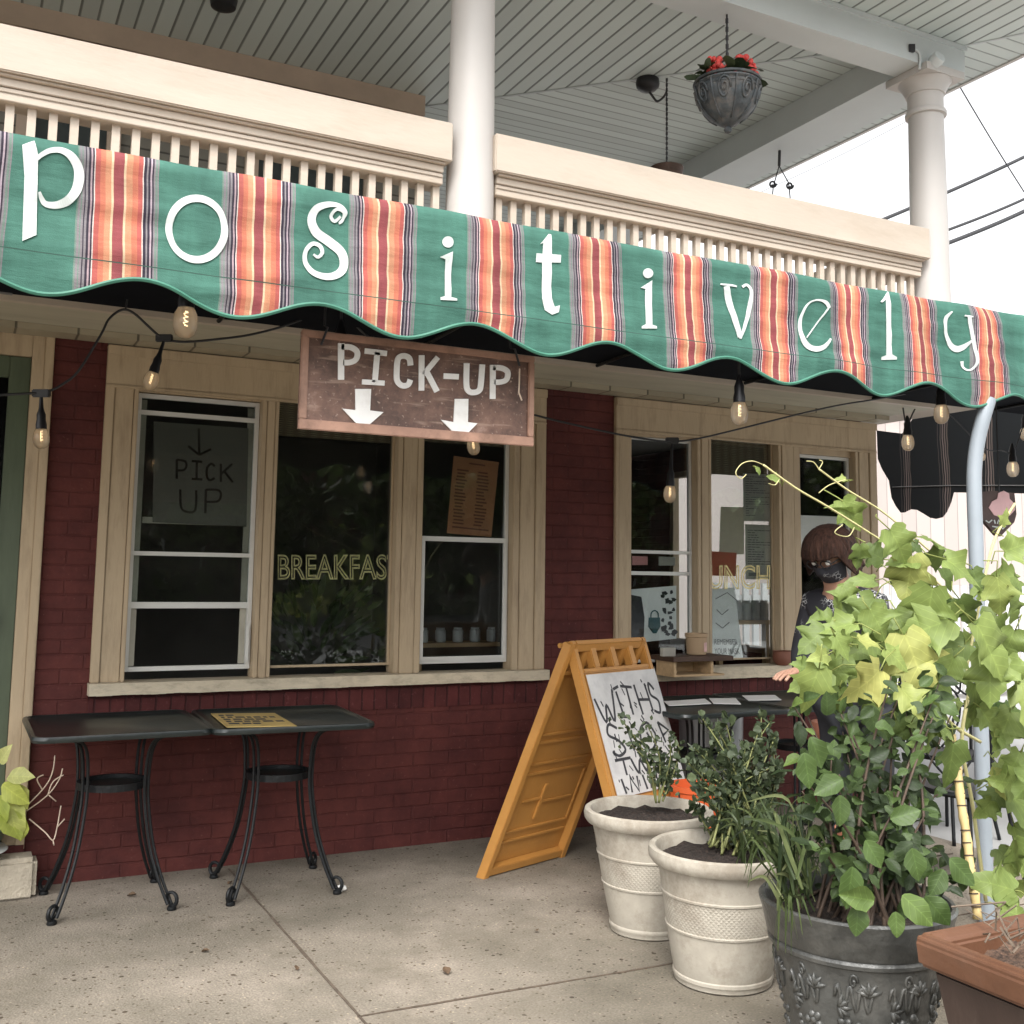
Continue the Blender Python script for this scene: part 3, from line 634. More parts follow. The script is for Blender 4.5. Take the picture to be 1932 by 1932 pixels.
# columns
def column(px, py, r_, zt, parent):
    cx = onY(px, py, 5.09).x; CYY = 5.09
    prof = []
    zb = 2.80
    for i in range(25):
        t = i/24; prof.append((r_*(1-.09*t*t), zb+(zt-.30-zb)*t))
    o = MB().lathe(prof, (cx, CYY, 0), 48).build('column', M['column'], parent, smooth='auto')
    cap = MB().lathe([(r_*.92, zt-.30), (r_*1.06, zt-.295), (r_*1.08, zt-.275), (r_*1.04, zt-.262), (r_*.93, zt-.255), (r_*.93, zt-.15), (r_*1.02, zt-.145), (r_*1.05, zt-.125), (r_*1.25, zt-.075), (r_*1.38, zt-.055)], (cx, CYY, 0), 48)
    q = r_*1.42; cap.box((cx-q, CYY-q, zt-.054), (cx+q, CYY+q, zt-.002))
    cap.build('capital', M['column'], o, smooth='auto')
    return cx
c1 = column(886, 380, .130, 4.90, B); c2 = column(1752, 400, .128, 4.90, B)
# railings
def railing(xa, xb, n0):
    ya = 4.97; z_t = onY(855, 232, ya).z; z_b = onY(830, 300, ya).z; z_m = onY(830, 345, ya+.04).z
    o = MB().box((xa, ya, z_b), (xb, ya+.26, z_t)).build('railing', M['cream'], B, bevel=.006)
    m_ = MB().box((xa+.03, ya+.022, z_b-.012), (xb-.03, ya+.238, z_b-.001)).box((xa+.03, ya+.045, z_b-.05), (xb-.03, ya+.20, z_b-.013)).box((xa+.03, ya+.055, z_m), (xb-.03, ya+.19, z_b-.052)).box((xa+.03, ya+.048, z_m+.035), (xb-.03, ya+.0545, z_m+.042))
    m_.build('under_rail', M['cream'], o, bevel=.003)
    x = xa+.05
    while x < xb-.05:
        MB().box((x, ya+.09, 2.80), (x+.036, ya+.126, z_m+.004)).build('baluster', M['cream'], o); x += .0885
    MB().box((xa+.03, ya+.07, 2.88), (xb-.03, ya+.15, 2.93)).build('bottom_rail', M['cream'], o)
xr1 = onY(855, 260, 4.97).x; xl2 = onY(936, 260, 4.97).x; xr2 = onY(1755, 450, 4.97).x
railing(-2.2, xr1, 0); railing(xl2, xr2, 0)
MB().box((5.72, 5.24, onY(830, 300, 4.97).z), (5.9, 9, onY(855, 232, 4.97).z)).build('side_rail', M['cream'], B)

# ---- door
D = MB()
D.box((.155, FY-.005, .20), (.245, FY+.035, 2.37)).box((-1.0, FY-.005, 2.27), (.155, FY+.035, 2.37)).box((-1.0, FY-.003, 1.10), (.155, FY+.033, 1.24)).box((-1.0, FY-.003, .20), (.155, FY+.033, .34))
D.box((-.9, FY+.01, .34), (.155, FY+.025, 1.10))
do = D.build('door', M['door'], B, bevel=.004)
MB().box((-1.0, FY+.012, 1.24), (.155, FY+.018, 2.27)).build('screen', M['screen'], do)
MB().box((-1.1, FY+.07, .2), (.25, FY+.1, 2.4)).build('inner_door', M['dark'], do)
hd = MB().box((.135, FY-.012, 1.10), (.165, FY-.004, 1.24)); hd.tube([(.15, FY-.03, 1.13), (.15, FY-.045, 1.17), (.15, FY-.03, 1.21)], .008).build('handle', M['galv'], do)
dc = MB().box((.246, FY-.022, .17), (.300, FY+.05, 2.50)).box((.300, FY-.03, .17), (.338, FY+.05, 2.50)).box((-1.2, FY-.022, 2.372), (.2455, FY+.05, 2.50))
dc.build('door_casing', M['case'], B, bevel=.003)
MB().box((-1.6, FY-.04, .0), (.335, FY, .192)).build('door_threshold', M['brick'], B)
MB().box((-1.6, FY-.19, -.01), (.385, FY-.042, .168)).build('door_step', M['concrete_step'], B, bevel=.02)
# black iron vent above the door
v = MB().box((-.22, 4.74, 2.51), (.13, 4.76, 2.60)); vo = v.build('vent_plate', M['greyink'], B)
v = MB()
for i in range(4): v.bar((-.2+i*.08, 4.735, 2.52), (-.14+i*.08, 4.735, 2.59), .012, .006)
v.build('vent_louvre', M['ink'], vo)

# ---- window groups
CT = 2.468
def casing(name, verticals, xa, xb, zs, head_z, sill_label):
    k = MB()
    for (a, b, d) in verticals: k.box((a, FY-.012-d, zs), (b, FY+.095, head_z if d == 0 else CT-.19))
    k.box((xa, FY-.024, CT-.19), (xb, FY+.094, CT-.001)); k.box((xa-.0, FY-.036, CT-.05), (xb, FY-.0245, CT-.002)); k.box((xa, FY-.030, CT-.205), (xb, FY-.0125, CT-.1905))
    return k.build(name, M['case'], B, bevel=.003)
zL, zR = .885, .869
cl = casing('window_casing', [(.572, .612, .012), (.614, .700, .002), (.702, .722, .010), (1.322, 1.345, .0), (1.347, 1.385, .004), (1.387, 1.407, .0), (2.057, 2.085, .0), (2.087, 2.165, .005), (2.167, 2.205, .0), (2.751, 2.79, .0), (2.792, 2.885, .004), (2.887, 2.951, .012)], .572, 2.951, zL, 2.32, '')
cr = casing('window_casing', [(3.422, 3.445, .010), (3.447, 3.538, .002), (4.022, 4.05, .0), (4.052, 4.105, .004), (4.107, 4.13, .0), (4.667, 4.69, .0), (4.692, 4.79, .006), (4.792, 4.848, .0), (5.332, 5.36, .0), (5.362, 5.45, .004), (5.452, 5.517, .012)], 3.422, 5.517, zR, 2.32, '')
MB().box((.722, FY+.03, 2.262), (1.322, FY+.09, 2.32)).build('window_header', M['case'], B); MB().box((2.205, FY+.03, 2.262), (2.751, FY+.09, 2.32)).build('window_header', M['case'], B)
MB().box((3.538, FY+.03, 2.252), (4.022, FY+.09, 2.32)).build('window_header', M['case'], B); MB().box((4.848, FY+.03, 2.228), (5.332, FY+.09, 2.32)).build('window_header', M['case'], B)
def sill(xa, xb, zt, th):
    k = MB(); N = 70
    for i in range(N):
        a = xa+(xb-xa)*i/N; b = xa+(xb-xa)*(i+1)/N
        w_ = .072+.004*noise.noise((a*6, 3, 0)); h = .003*noise.noise((a*9, 7, 0))
        k.box((a, FY-w_, zt-th+h), (b, FY+.095, zt-.0005+h*.3))
    return k.build('window_sill', M['sill'], B)
sill(.565, 2.96, zL, .055); sill(3.41, 5.52, zR, .07)
def window(name, x0, x1, z0, z1, rails=(), fr_=.022, mat='alum', yy=.045, outer=True, gz=None):
    k = MB(); a = FY+yy
    if outer:
        k.box((x0, a, z0), (x0+fr_, a+.03, z1)).box((x1-fr_, a, z0), (x1, a+.03, z1)).box((x0+fr_, a, z0), (x1-fr_, a+.03, z0+fr_)).box((x0+fr_, a, z1-fr_), (x1-fr_, a+.03, z1))
    for (z, h, d) in rails: k.box((x0+.003, a-d, z-h/2), (x1-.003, a-d+.022, z+h/2))
    o = k.build(name, M[mat], B, bevel=.002)
    MB().box((x0+.002, a+.012, gz or z0+.002), (x1-.002, a+.016, z1-.002)).build('pane', M['glass'], o)
    return o
zz = lambda px, py: onY(px, py, FY+.04).z
w1 = window('window', .724, 1.320, .925, 2.258, [(zz(370, 785), .022, .006), (zz(370, 1046), .020, .006), (zz(370, 1142), .030, -.004)], gz=zz(370, 1142))
k = MB().box((.78, FY+.075, 1.66-.03), (1.27, FY+.085, 1.66)).box((.745, FY+.074, .95), (.775, FY+.084, 2.23)).box((1.268, FY+.074, .95), (1.298, FY+.084, 2.23)); k.build('inner_sash', M['oldframe'], w1)
MB().box((1.29, FY+.02, .96), (1.305, FY+.0445, 1.14)).build('window_latch', M['alum'], w1)
w2 = window('window', 1.408, 2.056, .925, 2.32, [], .012, 'case')
w3 = window('window', 2.206, 2.750, .925, 2.260, [(zz(878, 1018), .026, .008)])
k = MB(); zc = zz(878, 1022)
k.box((2.222, FY+.030, .945), (2.240, FY+.044, zc)).box((2.716, FY+.030, .945), (2.734, FY+.044, zc)).box((2.240, FY+.030, .945), (2.716, FY+.044, .963)); k.build('lower_sash', M['alum'], w3)
w4 = window('window', 3.540, 4.020, .90, 2.250, [(zz(1250, 1042), .020, .006), (zz(1250, 1082), .022, -.006)], .016)
w5 = window('window', 4.131, 4.666, .90, 2.32, [], .010, 'case')
w6 = window('window', 4.850, 5.330, .90, 2.226, [], .020)
# woven shades rolled half down in the two fixed windows and the third sash
def shade_mat():
    mt, nt, b = NM('woven_shade'); tc = nd(nt, 'ShaderNodeTexCoord'); 
    wv = nd(nt, 'ShaderNodeTexWave', Scale=28, Distortion=2); wv.bands_direction = 'Z'; nt.links.new(tc.outputs['Object'], wv.inputs[0])
    w2_ = nd(nt, 'ShaderNodeTexWave', Scale=5, Distortion=1); w2_.bands_direction = 'X'; nt.links.new(tc.outputs['Object'], w2_.inputs[0])
    c_ = mixc(nt, wv.outputs['Fac'], (.10, .08, .05), (.34, .27, .16)); c_ = mixc(nt, w2_.outputs['Fac'], c_, (.16, .12, .07))
    nt.links.new(c_, b.inputs['Base Color']); return mt
M['shade'] = shade_mat()
for wo, xa, xb, zb in ((w2, 1.42, 2.045, 2.105), (w5, 4.142, 4.655, 2.06), (w3, 2.23, 2.73, 2.13)):
    MB().box((xa, FY+.085, zb), (xb, FY+.098, 2.318 if wo != w3 else 2.255)).build('woven_shade', M['shade'], wo)
# curtains and things indoors that show in the right-hand windows
MB().box((4.875, FY+.072, .925), (5.305, FY+.076, 1.70)).build('window_curtain', M['white'], w6)

# ================================================================ AWNING
AY = 3.15
A = thing('awning', 'striped green and orange canvas awning lettered along its scalloped valance', 'awning', (2.5, AY, 2.2))
def zlow(x): return 2.183-.036*math.cos(2*math.pi*(x-.16)/.522)+.006*noise.noise((x*1.3, 5, 0))
def surf(x, z):
    h = 2.6-z
    return AY + .012*noise.noise((x*1.7, z*1.2, 1.3)) + .012*noise.noise((x*4.1, z*2.0, 4.7)) + .011*math.sin(x*13+z*7+2*noise.noise((x, 2, 2)))*max(0, min(1, (x-2.3)/1.2)) + .007*noise.noise((x*2.5, z*22, 8.1)) + .004*noise.noise((x*7+z*9, z*14, 2.2)) - .035*max(0, 1-abs(z-2.25)/.12)*.25 + .02*(1-min(1, h/.05))**2
va = MB(); va.uv = []
xs = [-1.2+i*.0164 for i in range(501)]
NT = 26
for x in xs:
    zl = zlow(x); ztop = 2.592+.006*noise.noise((x*2.1, 9, 0))
    for j in range(NT+1):
        z = zl+(ztop-zl)*j/NT
        va.v.append(Vector((x, surf(x, z), z))); va.uv.append((x, z))
    va.v.append(Vector((x, AY+.045, ztop+.006))); va.uv.append((x, ztop+.02))
    va.v.append(Vector((x, AY+.10, ztop+.008))); va.uv.append((x, ztop+.07))
n1 = NT+3
for i in range(len(xs)-1):
    for j in range(n1-1):
        a = i*n1+j; va.f.append((a, a+n1, a+n1+1, a+1))
vo = va.build('valance', M['awning'], A, smooth=True)
MB().tube([(x, surf(x, zlow(x)), zlow(x)) for x in xs], .0065, 6).build('hem_piping', M['piping'], vo)
# canopy sheet behind the valance, black lined below
cp = MB(); cp.uv = []
NX, NY = 120, 12
for i in range(NX+1):
    for j in range(NY+1):
        x = -1.2+8.2*i/NX; t = j/NY
        cp.v.append(Vector((x, AY+.10+(4.755-AY-.10)*t, 2.60+.24*t-.03*math.sin(math.pi*t)))); cp.uv.append((x, 2.66+t*1.5))
for i in range(NX):
    for j in range(NY):
        a = i*(NY+1)+j; cp.f.append((a, a+NY+1, a+NY+2, a+1))
cp.build('canopy', M['awning'], A, smooth=True)
MB().prism([(-1.2, AY+.06, 2.560), (7.0, AY+.06, 2.560), (7.0, 4.757, 2.515), (-1.2, 4.757, 2.515)], (0, 0, .004)).build('canopy_lining', M['canopyblack'], A)
MB().tube([(-1.2, AY+.05, 2.575), (7.0, AY+.05, 2.575)], .014, 8).build('front_bar', M['galv'], A)
for i in range(9):
    x = -1.0+i*.98; MB().tube([(x, AY+.05, 2.548), (x, 4.75, 2.503)], .010, 8).build('rafter', M['black'], A)
# hanging end panel on the far side of the building corner
SX = 7.0
pts = [(1654, 812), (1702, 818), (1722, 790), (1740, 764), (1741, 690), (1932, 640), (2060, 620), (2060, 934), (1932, 931), (1799, 929), (1794, 948), (1786, 966), (1778, 976), (1766, 979), (1755, 977), (1742, 969), (1730, 962), (1718, 961), (1706, 967), (1699, 967), (1690, 955), (1682, 939), (1677, 907), (1664, 885), (1656, 866)]
P3 = [onX(*p, SX) for p in pts]
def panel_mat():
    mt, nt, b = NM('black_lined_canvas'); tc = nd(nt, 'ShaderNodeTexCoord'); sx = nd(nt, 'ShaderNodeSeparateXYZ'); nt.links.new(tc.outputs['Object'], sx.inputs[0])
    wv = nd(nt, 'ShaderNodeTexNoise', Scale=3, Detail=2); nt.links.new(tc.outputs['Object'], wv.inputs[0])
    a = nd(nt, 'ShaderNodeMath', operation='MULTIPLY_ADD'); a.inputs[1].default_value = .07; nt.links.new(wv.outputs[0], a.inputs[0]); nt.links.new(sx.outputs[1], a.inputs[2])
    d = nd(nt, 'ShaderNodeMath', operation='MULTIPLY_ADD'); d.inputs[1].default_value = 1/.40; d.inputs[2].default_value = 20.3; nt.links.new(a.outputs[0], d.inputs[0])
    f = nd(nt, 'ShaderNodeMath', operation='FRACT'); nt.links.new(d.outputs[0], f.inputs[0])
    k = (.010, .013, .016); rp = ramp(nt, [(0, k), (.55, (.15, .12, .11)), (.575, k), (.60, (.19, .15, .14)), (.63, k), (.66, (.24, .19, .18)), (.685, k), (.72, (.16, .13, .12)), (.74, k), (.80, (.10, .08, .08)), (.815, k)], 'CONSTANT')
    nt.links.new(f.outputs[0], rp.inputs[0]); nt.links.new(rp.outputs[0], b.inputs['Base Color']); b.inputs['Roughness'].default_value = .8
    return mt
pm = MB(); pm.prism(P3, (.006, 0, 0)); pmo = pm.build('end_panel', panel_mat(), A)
MB().tube([onX(1684, 919, SX-.004), onX(1800, 916, SX-.004), onX(1932, 916, SX-.004), onX(2050, 917, SX-.004)], .004, 5).build('panel_seam', M['greyink'], pmo)
# support pole, bent under the valance
pp = [(1866, 752, 3.16), (1856, 785, 3.17), (1845, 830, 3.19), (1839, 875, 3.2), (1838, 930, 3.2), (1842, 1050, 3.2), (1850, 1350, 3.2), (1862, 1725, 3.2)]
P = [onY(a, b, y) for a, b, y in pp]; P.append(Vector((P[-1].x, P[-1].y, 0)))
P = [Vector(p) for p in smooth_path(P, 5)]
MB().tube(P, .031, 16).build('support_pole', M['pole'], A, smooth='auto')

# lettering, each letter a part
def lettersurf(sx, sy, ox, oy):
    def f(cx, cy):
        p = onY(ox+cx*sx, oy+cy*sy, AY); return Vector((p.x, surf(p.x, p.z)-.0042, p.z))
    return f
F1 = lettersurf(1/3, 1/3, 0, 0); F2 = lettersurf(1/3, 1/3, 644, 0); FD = lettersurf(1, 1, 0, 0); FE = lettersurf(.2187, .2187, 1509.4, 528.3)
TH = (0, .0022, 0)
def letter(strokes=(), polys=(), F=F1):
    mb = MB()
    for st in strokes:
        L, Rr = ribbon(st[0], st[1], k=6, closed=len(st) > 2); add_ribbon(mb, L, Rr, F, TH)
    for pl in polys: add_poly(mb, pl, F, TH, 2)
    mb.build('letter', M['letter'], vo)
def disc(cx, cy, r_, n=20): return [(cx+r_*math.cos(2*math.pi*i/n), cy+r_*math.sin(2*math.pi*i/n)) for i in range(n)]
letter([([(205, 905), (235, 880), (285, 856), (345, 853), (400, 885), (440, 945), (447, 1010), (430, 1080), (385, 1135), (320, 1160), (260, 1155), (235, 1125), (222, 1090)], [24, 26, 30, 36, 44, 52, 58, 56, 50, 40, 32, 26, 14])],
       [[(125, 825), (195, 795), (215, 880), (212, 1050), (205, 1335), (125, 1372), (138, 1000)]], F1)
letter([([(1112+158*math.cos(t), 1298+176*math.sin(t)) for t in [i*math.pi/12 for i in range(24)]], [34+10*abs(math.sin(i*math.pi/12+.5)) for i in range(24)], 1)], [], F1)
letter([([(642, 409), (631, 418), (624, 408), (634, 396), (648, 402), (646, 416), (640, 421), (652, 404), (640, 390), (618, 387), (596, 395), (587, 416), (596, 438), (620, 456), (642, 476), (648, 500), (638, 517), (616, 524), (590, 517), (575, 498), (575, 476), (588, 461), (602, 464), (607, 477), (599, 486), (590, 481)],
        [5, 6, 6, 6, 6, 5, 4, 5, 8, 11, 14, 16, 17, 18, 17, 16, 15, 13, 11, 9, 8, 8, 8, 7, 6, 4])], [], FD)
letter([], [disc(596, 1375, 32), [(548, 1462), (622, 1430), (612, 1560), (607, 1690), (640, 1698), (640, 1710), (548, 1705), (548, 1690), (572, 1684), (580, 1475)]], F2)
letter([], [[(1120, 1385), (1172, 1325), (1186, 1328), (1185, 1442), (1238, 1446), (1235, 1490), (1183, 1489), (1178, 1690), (1195, 1742), (1225, 1733), (1217, 1773), (1180, 1787), (1140, 1760), (1125, 1700), (1130, 1490), (1095, 1487), (1098, 1437), (1133, 1440), (1138, 1378)]], F2)
letter([], [disc(1732, 1548, 28), [(1692, 1630), (1757, 1588), (1753, 1720), (1750, 1842), (1775, 1850), (1775, 1863), (1690, 1863), (1690, 1850), (1714, 1838), (1718, 1636)]], F2)
letter([([(1368, 541), (1378, 585), (1393, 637)], [11, 12, 9]), ([(1393, 640), (1405, 608), (1414, 575), (1416, 550), (1408, 538), (1399, 542)], [4, 7, 8, 6, 5, 5]), ([(1357, 537), (1378, 539), (1388, 541)], [3, 4, 3])], [], FD)
letter([([(30, 505), (120, 385), (232, 245)], [9, 10, 14]), ([(238, 246), (212, 205), (165, 184), (110, 182), (55, 205), (10, 265), (-15, 350), (-15, 450), (10, 530), (55, 585), (115, 603), (175, 585), (215, 545), (237, 512)], [30, 34, 20, 14, 14, 18, 26, 32, 40, 46, 46, 38, 26, 14])], [], FE)
letter([], [[(700, 187), (775, 92), (780, 112), (790, 400), (800, 640), (838, 665), (840, 685), (720, 685), (720, 662), (757, 645), (745, 165), (715, 192)]], FE)
letter([([(1310, 272), (1285, 300), (1270, 330), (1264, 400), (1280, 480), (1315, 555), (1360, 592), (1405, 582), (1445, 550), (1470, 525)], [10, 24, 28, 22, 26, 38, 54, 46, 26, 14]), ([(1436, 318), (1452, 410), (1480, 530), (1505, 640), (1510, 720), (1480, 770), (1440, 775), (1410, 745), (1402, 700)], [26, 26, 26, 24, 20, 16, 16, 18, 24]), ([(1402, 312), (1435, 318), (1465, 325)], [12, 14, 10])], [], FE)

# ================================================================ PICK-UP SIGN
SY = 3.40
S = thing('pick_up_sign', 'rusty framed board reading PICK-UP with two white arrows, hung under the awning', 'sign', (1.38, SY, 1.87))
xa, xb, za, zb = .958, 1.815, 1.868, 2.190
def rust_mat():
    mt, nt, b = NM('rusty_sheet'); tc = nd(nt, 'ShaderNodeTexCoord')
    n1_ = nd(nt, 'ShaderNodeTexNoise', Scale=7, Detail=10, Roughness=.72); nt.links.new(tc.outputs['Object'], n1_.inputs[0])
    r1 = ramp(nt, [(.28, (.045, .030, .026)), (.45, (.12, .070, .055)), (.6, (.21, .12, .09)), (.78, (.40, .28, .23))]); nt.links.new(n1_.outputs[0], r1.inputs[0])
    n2 = nd(nt, 'ShaderNodeTexNoise', Scale=70, Detail=3); nt.links.new(tc.outputs['Object'], n2.inputs[0])
    r2 = ramp(nt, [(.62, (0, 0, 0)), (.70, (.7,)*3)]); nt.links.new(n2.outputs[0], r2.inputs[0])
    mp = nd(nt, 'ShaderNodeMapping'); mp.inputs['Scale'].default_value = (3, 3, 26); mp.inputs['Rotation'].default_value = (0, .25, 0); nt.links.new(tc.outputs['Object'], mp.inputs[0])
    n3 = nd(nt, 'ShaderNodeTexNoise', Scale=2, Detail=4); nt.links.new(mp.outputs[0], n3.inputs[0]); r3 = ramp(nt, [(.58, (0, 0, 0)), (.66, (.55,)*3)]); nt.links.new(n3.outputs[0], r3.inputs[0])
    c_ = mixc(nt, r2.outputs[0], r1.outputs[0], (.46, .34, .28)); c_ = mixc(nt, r3.outputs[0], c_, (.40, .28, .22))
    nt.links.new(c_, b.inputs['Base Color']); b.inputs['Roughness'].default_value = .6; return mt
MB().box((xa, SY, za), (xb, SY+.02, zb)).build('board', rust_mat(), S)
fr_ = MB().box((xa-.004, SY-.012, za-.004), (xb+.004, SY-.001, za+.030)).box((xa-.004, SY-.012, zb-.020), (xb+.004, SY-.001, zb+.004)).box((xa-.004, SY-.012, za+.030), (xa+.022, SY-.001, zb-.020)).box((xb-.020, SY-.012, za+.030), (xb+.004, SY-.001, zb-.020))
fr_.build('frame', simple('faded_orange_frame', (.37, .215, .155), .55, .25, 8, dirt=(.12, .07, .05), damt=.75, dscale=6), S, bevel=.003)
def FS(cx, cy): p = onY(553.4+cx*.25, 623.8+cy*.25, SY-.006); return p
TS = (0, .005, 0)
def sletter(strokes=(), polys=(), nm='letter'):
    mb = MB()
    for pth, wd, sm2 in strokes:
        L, Rr = ribbon(pth, wd, smooth=sm2); add_ribbon(mb, L, Rr, FS, TS)
    for pl in polys: add_poly(mb, pl, FS, TS, 0)
    mb.build(nm, M['signletter'], S)
sletter([([(362, 95), (362, 370)], 46, False), ([(362, 122), (430, 124), (476, 150), (485, 185), (468, 222), (425, 240), (375, 240)], 42, True)])
sletter([([(540, 152), (708, 172)], 40, False), ([(636, 160), (616, 390)], 42, False), ([(520, 386), (690, 396)], 38, False)])
sletter([([(886, 262), (876, 208), (832, 190), (792, 212), (782, 300), (786, 378), (822, 414), (866, 408), (884, 370)], 42, True)])
sletter([([(970, 185), (968, 452)], 42, False), ([(1092, 200), (985, 330)], 40, False), ([(1005, 305), (1086, 460)], 42, False)])
sletter([([(1136, 342), (1250, 348)], 42, False)])
sletter([([(1310, 246), (1308, 410), (1328, 458), (1366, 466), (1402, 452), (1416, 410), (1428, 255)], 42, True)])
sletter([([(1508, 258), (1506, 515)], 42, False), ([(1508, 278), (1572, 282), (1615, 305), (1620, 340), (1604, 374), (1560, 388), (1518, 388)], 40, True)])
sletter([], [[(468, 440), (588, 440), (580, 602), (682, 615), (525, 752), (370, 588), (470, 600)]], 'arrow')
sletter([], [[(1220, 515), (1322, 515), (1318, 690), (1390, 700), (1265, 826), (1115, 672), (1210, 690)]], 'arrow')
for px, top in (((205, 110), .02), ((1700, 270), -.02)):
    p = FS(*px)-Vector((0, .008, 0)); MB().tube([p, p+Vector((top, .0, .06)), (p.x+top, SY+.02, zb+.03), (p.x+top*2, SY+.08, 2.66)], .004, 6).build('hanger_wire', M['wire'], S)
p = FS(1700, 290)-Vector((0, .008, 0)); MB().tube([p, FS(1695, 400)-Vector((0, .01, 0)), FS(1690, 470)-Vector((0, .012, 0)), FS(1715, 530)-Vector((0, .01, 0))], .003, 5).build('loose_wire', M['straw'], S)

# ================================================================ TABLES
def leg_path(sx, sy):
    # top, waist at the shelf ring, flared foot with a scroll (local, ring radius .13)
    return [(.205*sx, .205*sy, .712), (.155*sx, .150*sy, .690), (.130*sx, .125*sy, .63), (.122*sx, .115*sy, .50), (.128*sx, .12*sy, .40), (.150*sx, .142*sy, .25), (.185*sx, .178*sy, .12), (.222*sx, .214*sy, .022)]
def make_table(c, label, group):
    t = thing('bistro_table', label, 'table', c, group)
    cx, cy, _ = c
    hx, hy, rr = .35, .36, .06
    def rrect(hx, hy, rr, z):
        o = []
        for (sx, sy, a0) in ((1, 1, 0), (-1, 1, 90), (-1, -1, 180), (1, -1, 270)):
            for k in range(6):
                a = R(a0+18*k); o.append(Vector((cx+sx*(hx-rr)+rr*math.cos(a), cy+sy*(hy-rr)+rr*math.sin(a), z)))
        return o
    tp = MB(); loops = [rrect(hx-.02, hy-.02, rr, .722), rrect(hx, hy, rr, .724), rrect(hx+.004, hy+.004, rr, .735), rrect(hx, hy, rr, .748), rrect(hx-.014, hy-.014, rr-.01, .749), rrect(hx-.022, hy-.022, rr-.015, .742)]
    n = 24
    vs = [p for l in loops for p in l]; fs = []
    for i in range(len(loops)-1):
        for k in range(n): fs.append((i*n+k, i*n+(k+1) % n, (i+1)*n+(k+1) % n, (i+1)*n+k))
    fs += [tuple(range(n-1, -1, -1)), tuple((len(loops)-1)*n+k for k in range(n))]
    tp.add(vs, fs); tp.build('table_top', M['blacktop'], t, smooth='auto')
    for sx, sy in ((1, 1), (1, -1), (-1, 1), (-1, -1)):
        l = MB(); base = smooth_path(leg_path(sx, sy), 5)
        per = Vector((-sy, sx, 0)).normalized()*.012
        for s_ in (-1, 1): l.tube([Vector((cx+x, cy+y, z))+per*s_ for x, y, z in base], .0068, 7)
        d = Vector((sx, sy, 0)).normalized(); e = Vector((cx+base[-1][0], cy+base[-1][1], .022))
        sc = [e+d*(.032*math.sin(a)*(1-.055*a)+.006)+Vector((0, 0, .032-.032*math.cos(a)*(1-.055*a)-.010)) for a in [i*.42 for i in range(17)]]
        l.tube(sc, [.0095-.0003*i for i in range(17)], 8); l.lathe([(.018, 0), (.020, .004), (.018, .014), (.010, .020)], (e.x+d.x*.012, e.y+d.y*.012, .0), 12)
        l.build('leg', M['black'], t, smooth='auto')
    rg = MB(); N = 32
    for k in range(N):
        a, b = 2*math.pi*k/N, 2*math.pi*(k+1)/N
        q = lambda ang, r_, z: Vector((cx+r_*1.02*math.cos(ang), cy+r_*math.sin(ang), z))
        rg.hexa([q(a, .128, .478), q(b, .128, .478), q(b, .142, .478), q(a, .142, .478)], [q(a, .128, .508), q(b, .128, .508), q(b, .142, .508), q(a, .142, .508)])
    rg.build('shelf_ring', M['black'], t)
    MB().lathe([(.126, .484), (.127, .488), (.126, .492)], (cx, cy, 0), 24, 1.02).build('lower_shelf', M['blacktop'], t)
    return t
GT = 'black bistro tables against the brick wall'
T1 = make_table((.650, 5.00, 0), 'black iron table with scroll feet next to the door step', GT)
def copy_table(x, y, lab, dz=0):
    c = copy_tree(T1); c.location = (x, y, dz); c['label'] = lab; return c
T2 = copy_table(1.355, 4.945, 'black iron table carrying a yellow menu sheet'); T2.rotation_euler = (0, 0, R(-3)); T2.location.z = .001
T3 = copy_table(3.48, 4.66, 'black iron table holding white papers behind the round white planters')
T4 = copy_table(4.20, 4.68, 'black iron table beside the masked person, below the third right-hand window')
def sheet(name, cat, label, pts, mt, th=.0015, group=None, lines=None, lm='ink'):
    """flat paper from 4 points; lines: rows of dashes printed on it"""
    P = [Vector(p) for p in pts]; n_ = (P[1]-P[0]).cross(P[3]-P[0]).normalized()
    if n_.dot(CAM-P[0]) < 0: n_ = -n_
    o = MB().prism(P, -n_*th).build(name, M[mt] if isinstance(mt, str) else mt); tag(o, label, cat, group)
    if lines:
        mb = MB()
        q = lambda u, v: P[0]+(P[1]-P[0])*u+(P[3]-P[0])*v
        for (u0, u1, v, h) in lines: mb.prism([q(u0, v), q(u1, v), q(u1, v+h), q(u0, v+h)], n_*.0006)
        mb.build('printing', M[lm], o)
    return o
random.seed(3)
def rows(u0, u1, v0, v1, n, h, gap=.02, wl=(.05, .16)):
    out = []
    for i in range(n):
        v = v0+(v1-v0)*i/n; u = u0
        while u < u1-.02:
            e = min(u1, u+rnd(*wl)); out.append((u, e, v, h)); u = e+gap*rnd(.6, 1.6)
            if random.random() < .14: break
    return out
zt = .752
sheet('menu_sheet', 'menu', 'yellow printed menu sheet lying on the second black table', [onZ(398, 1346, zt), onZ(518, 1345, zt), onZ(560, 1369, zt), onZ(428, 1371, zt)], 'menuyellow', .004, None, rows(.08, .94, .12, .9, 5, .09, .03))
GP = 'white papers on the right-hand black tables'
for i, (q, lab) in enumerate((([(1252, 1323), (1330, 1318), (1342, 1327), (1262, 1331)], 'white paper lying leftmost on the black table behind the planters'), ([(1338, 1317), (1388, 1317), (1398, 1328), (1346, 1327)], 'middle white paper of three lying on the black tables'), ([(1400, 1312), (1462, 1311), (1474, 1320), (1412, 1321)], 'white paper nearest the masked person on the black tables'))):
    sheet('paper_sheet', 'paper', lab, [onZ(x, y, zt) for x, y in q], 'white', .003, GP)

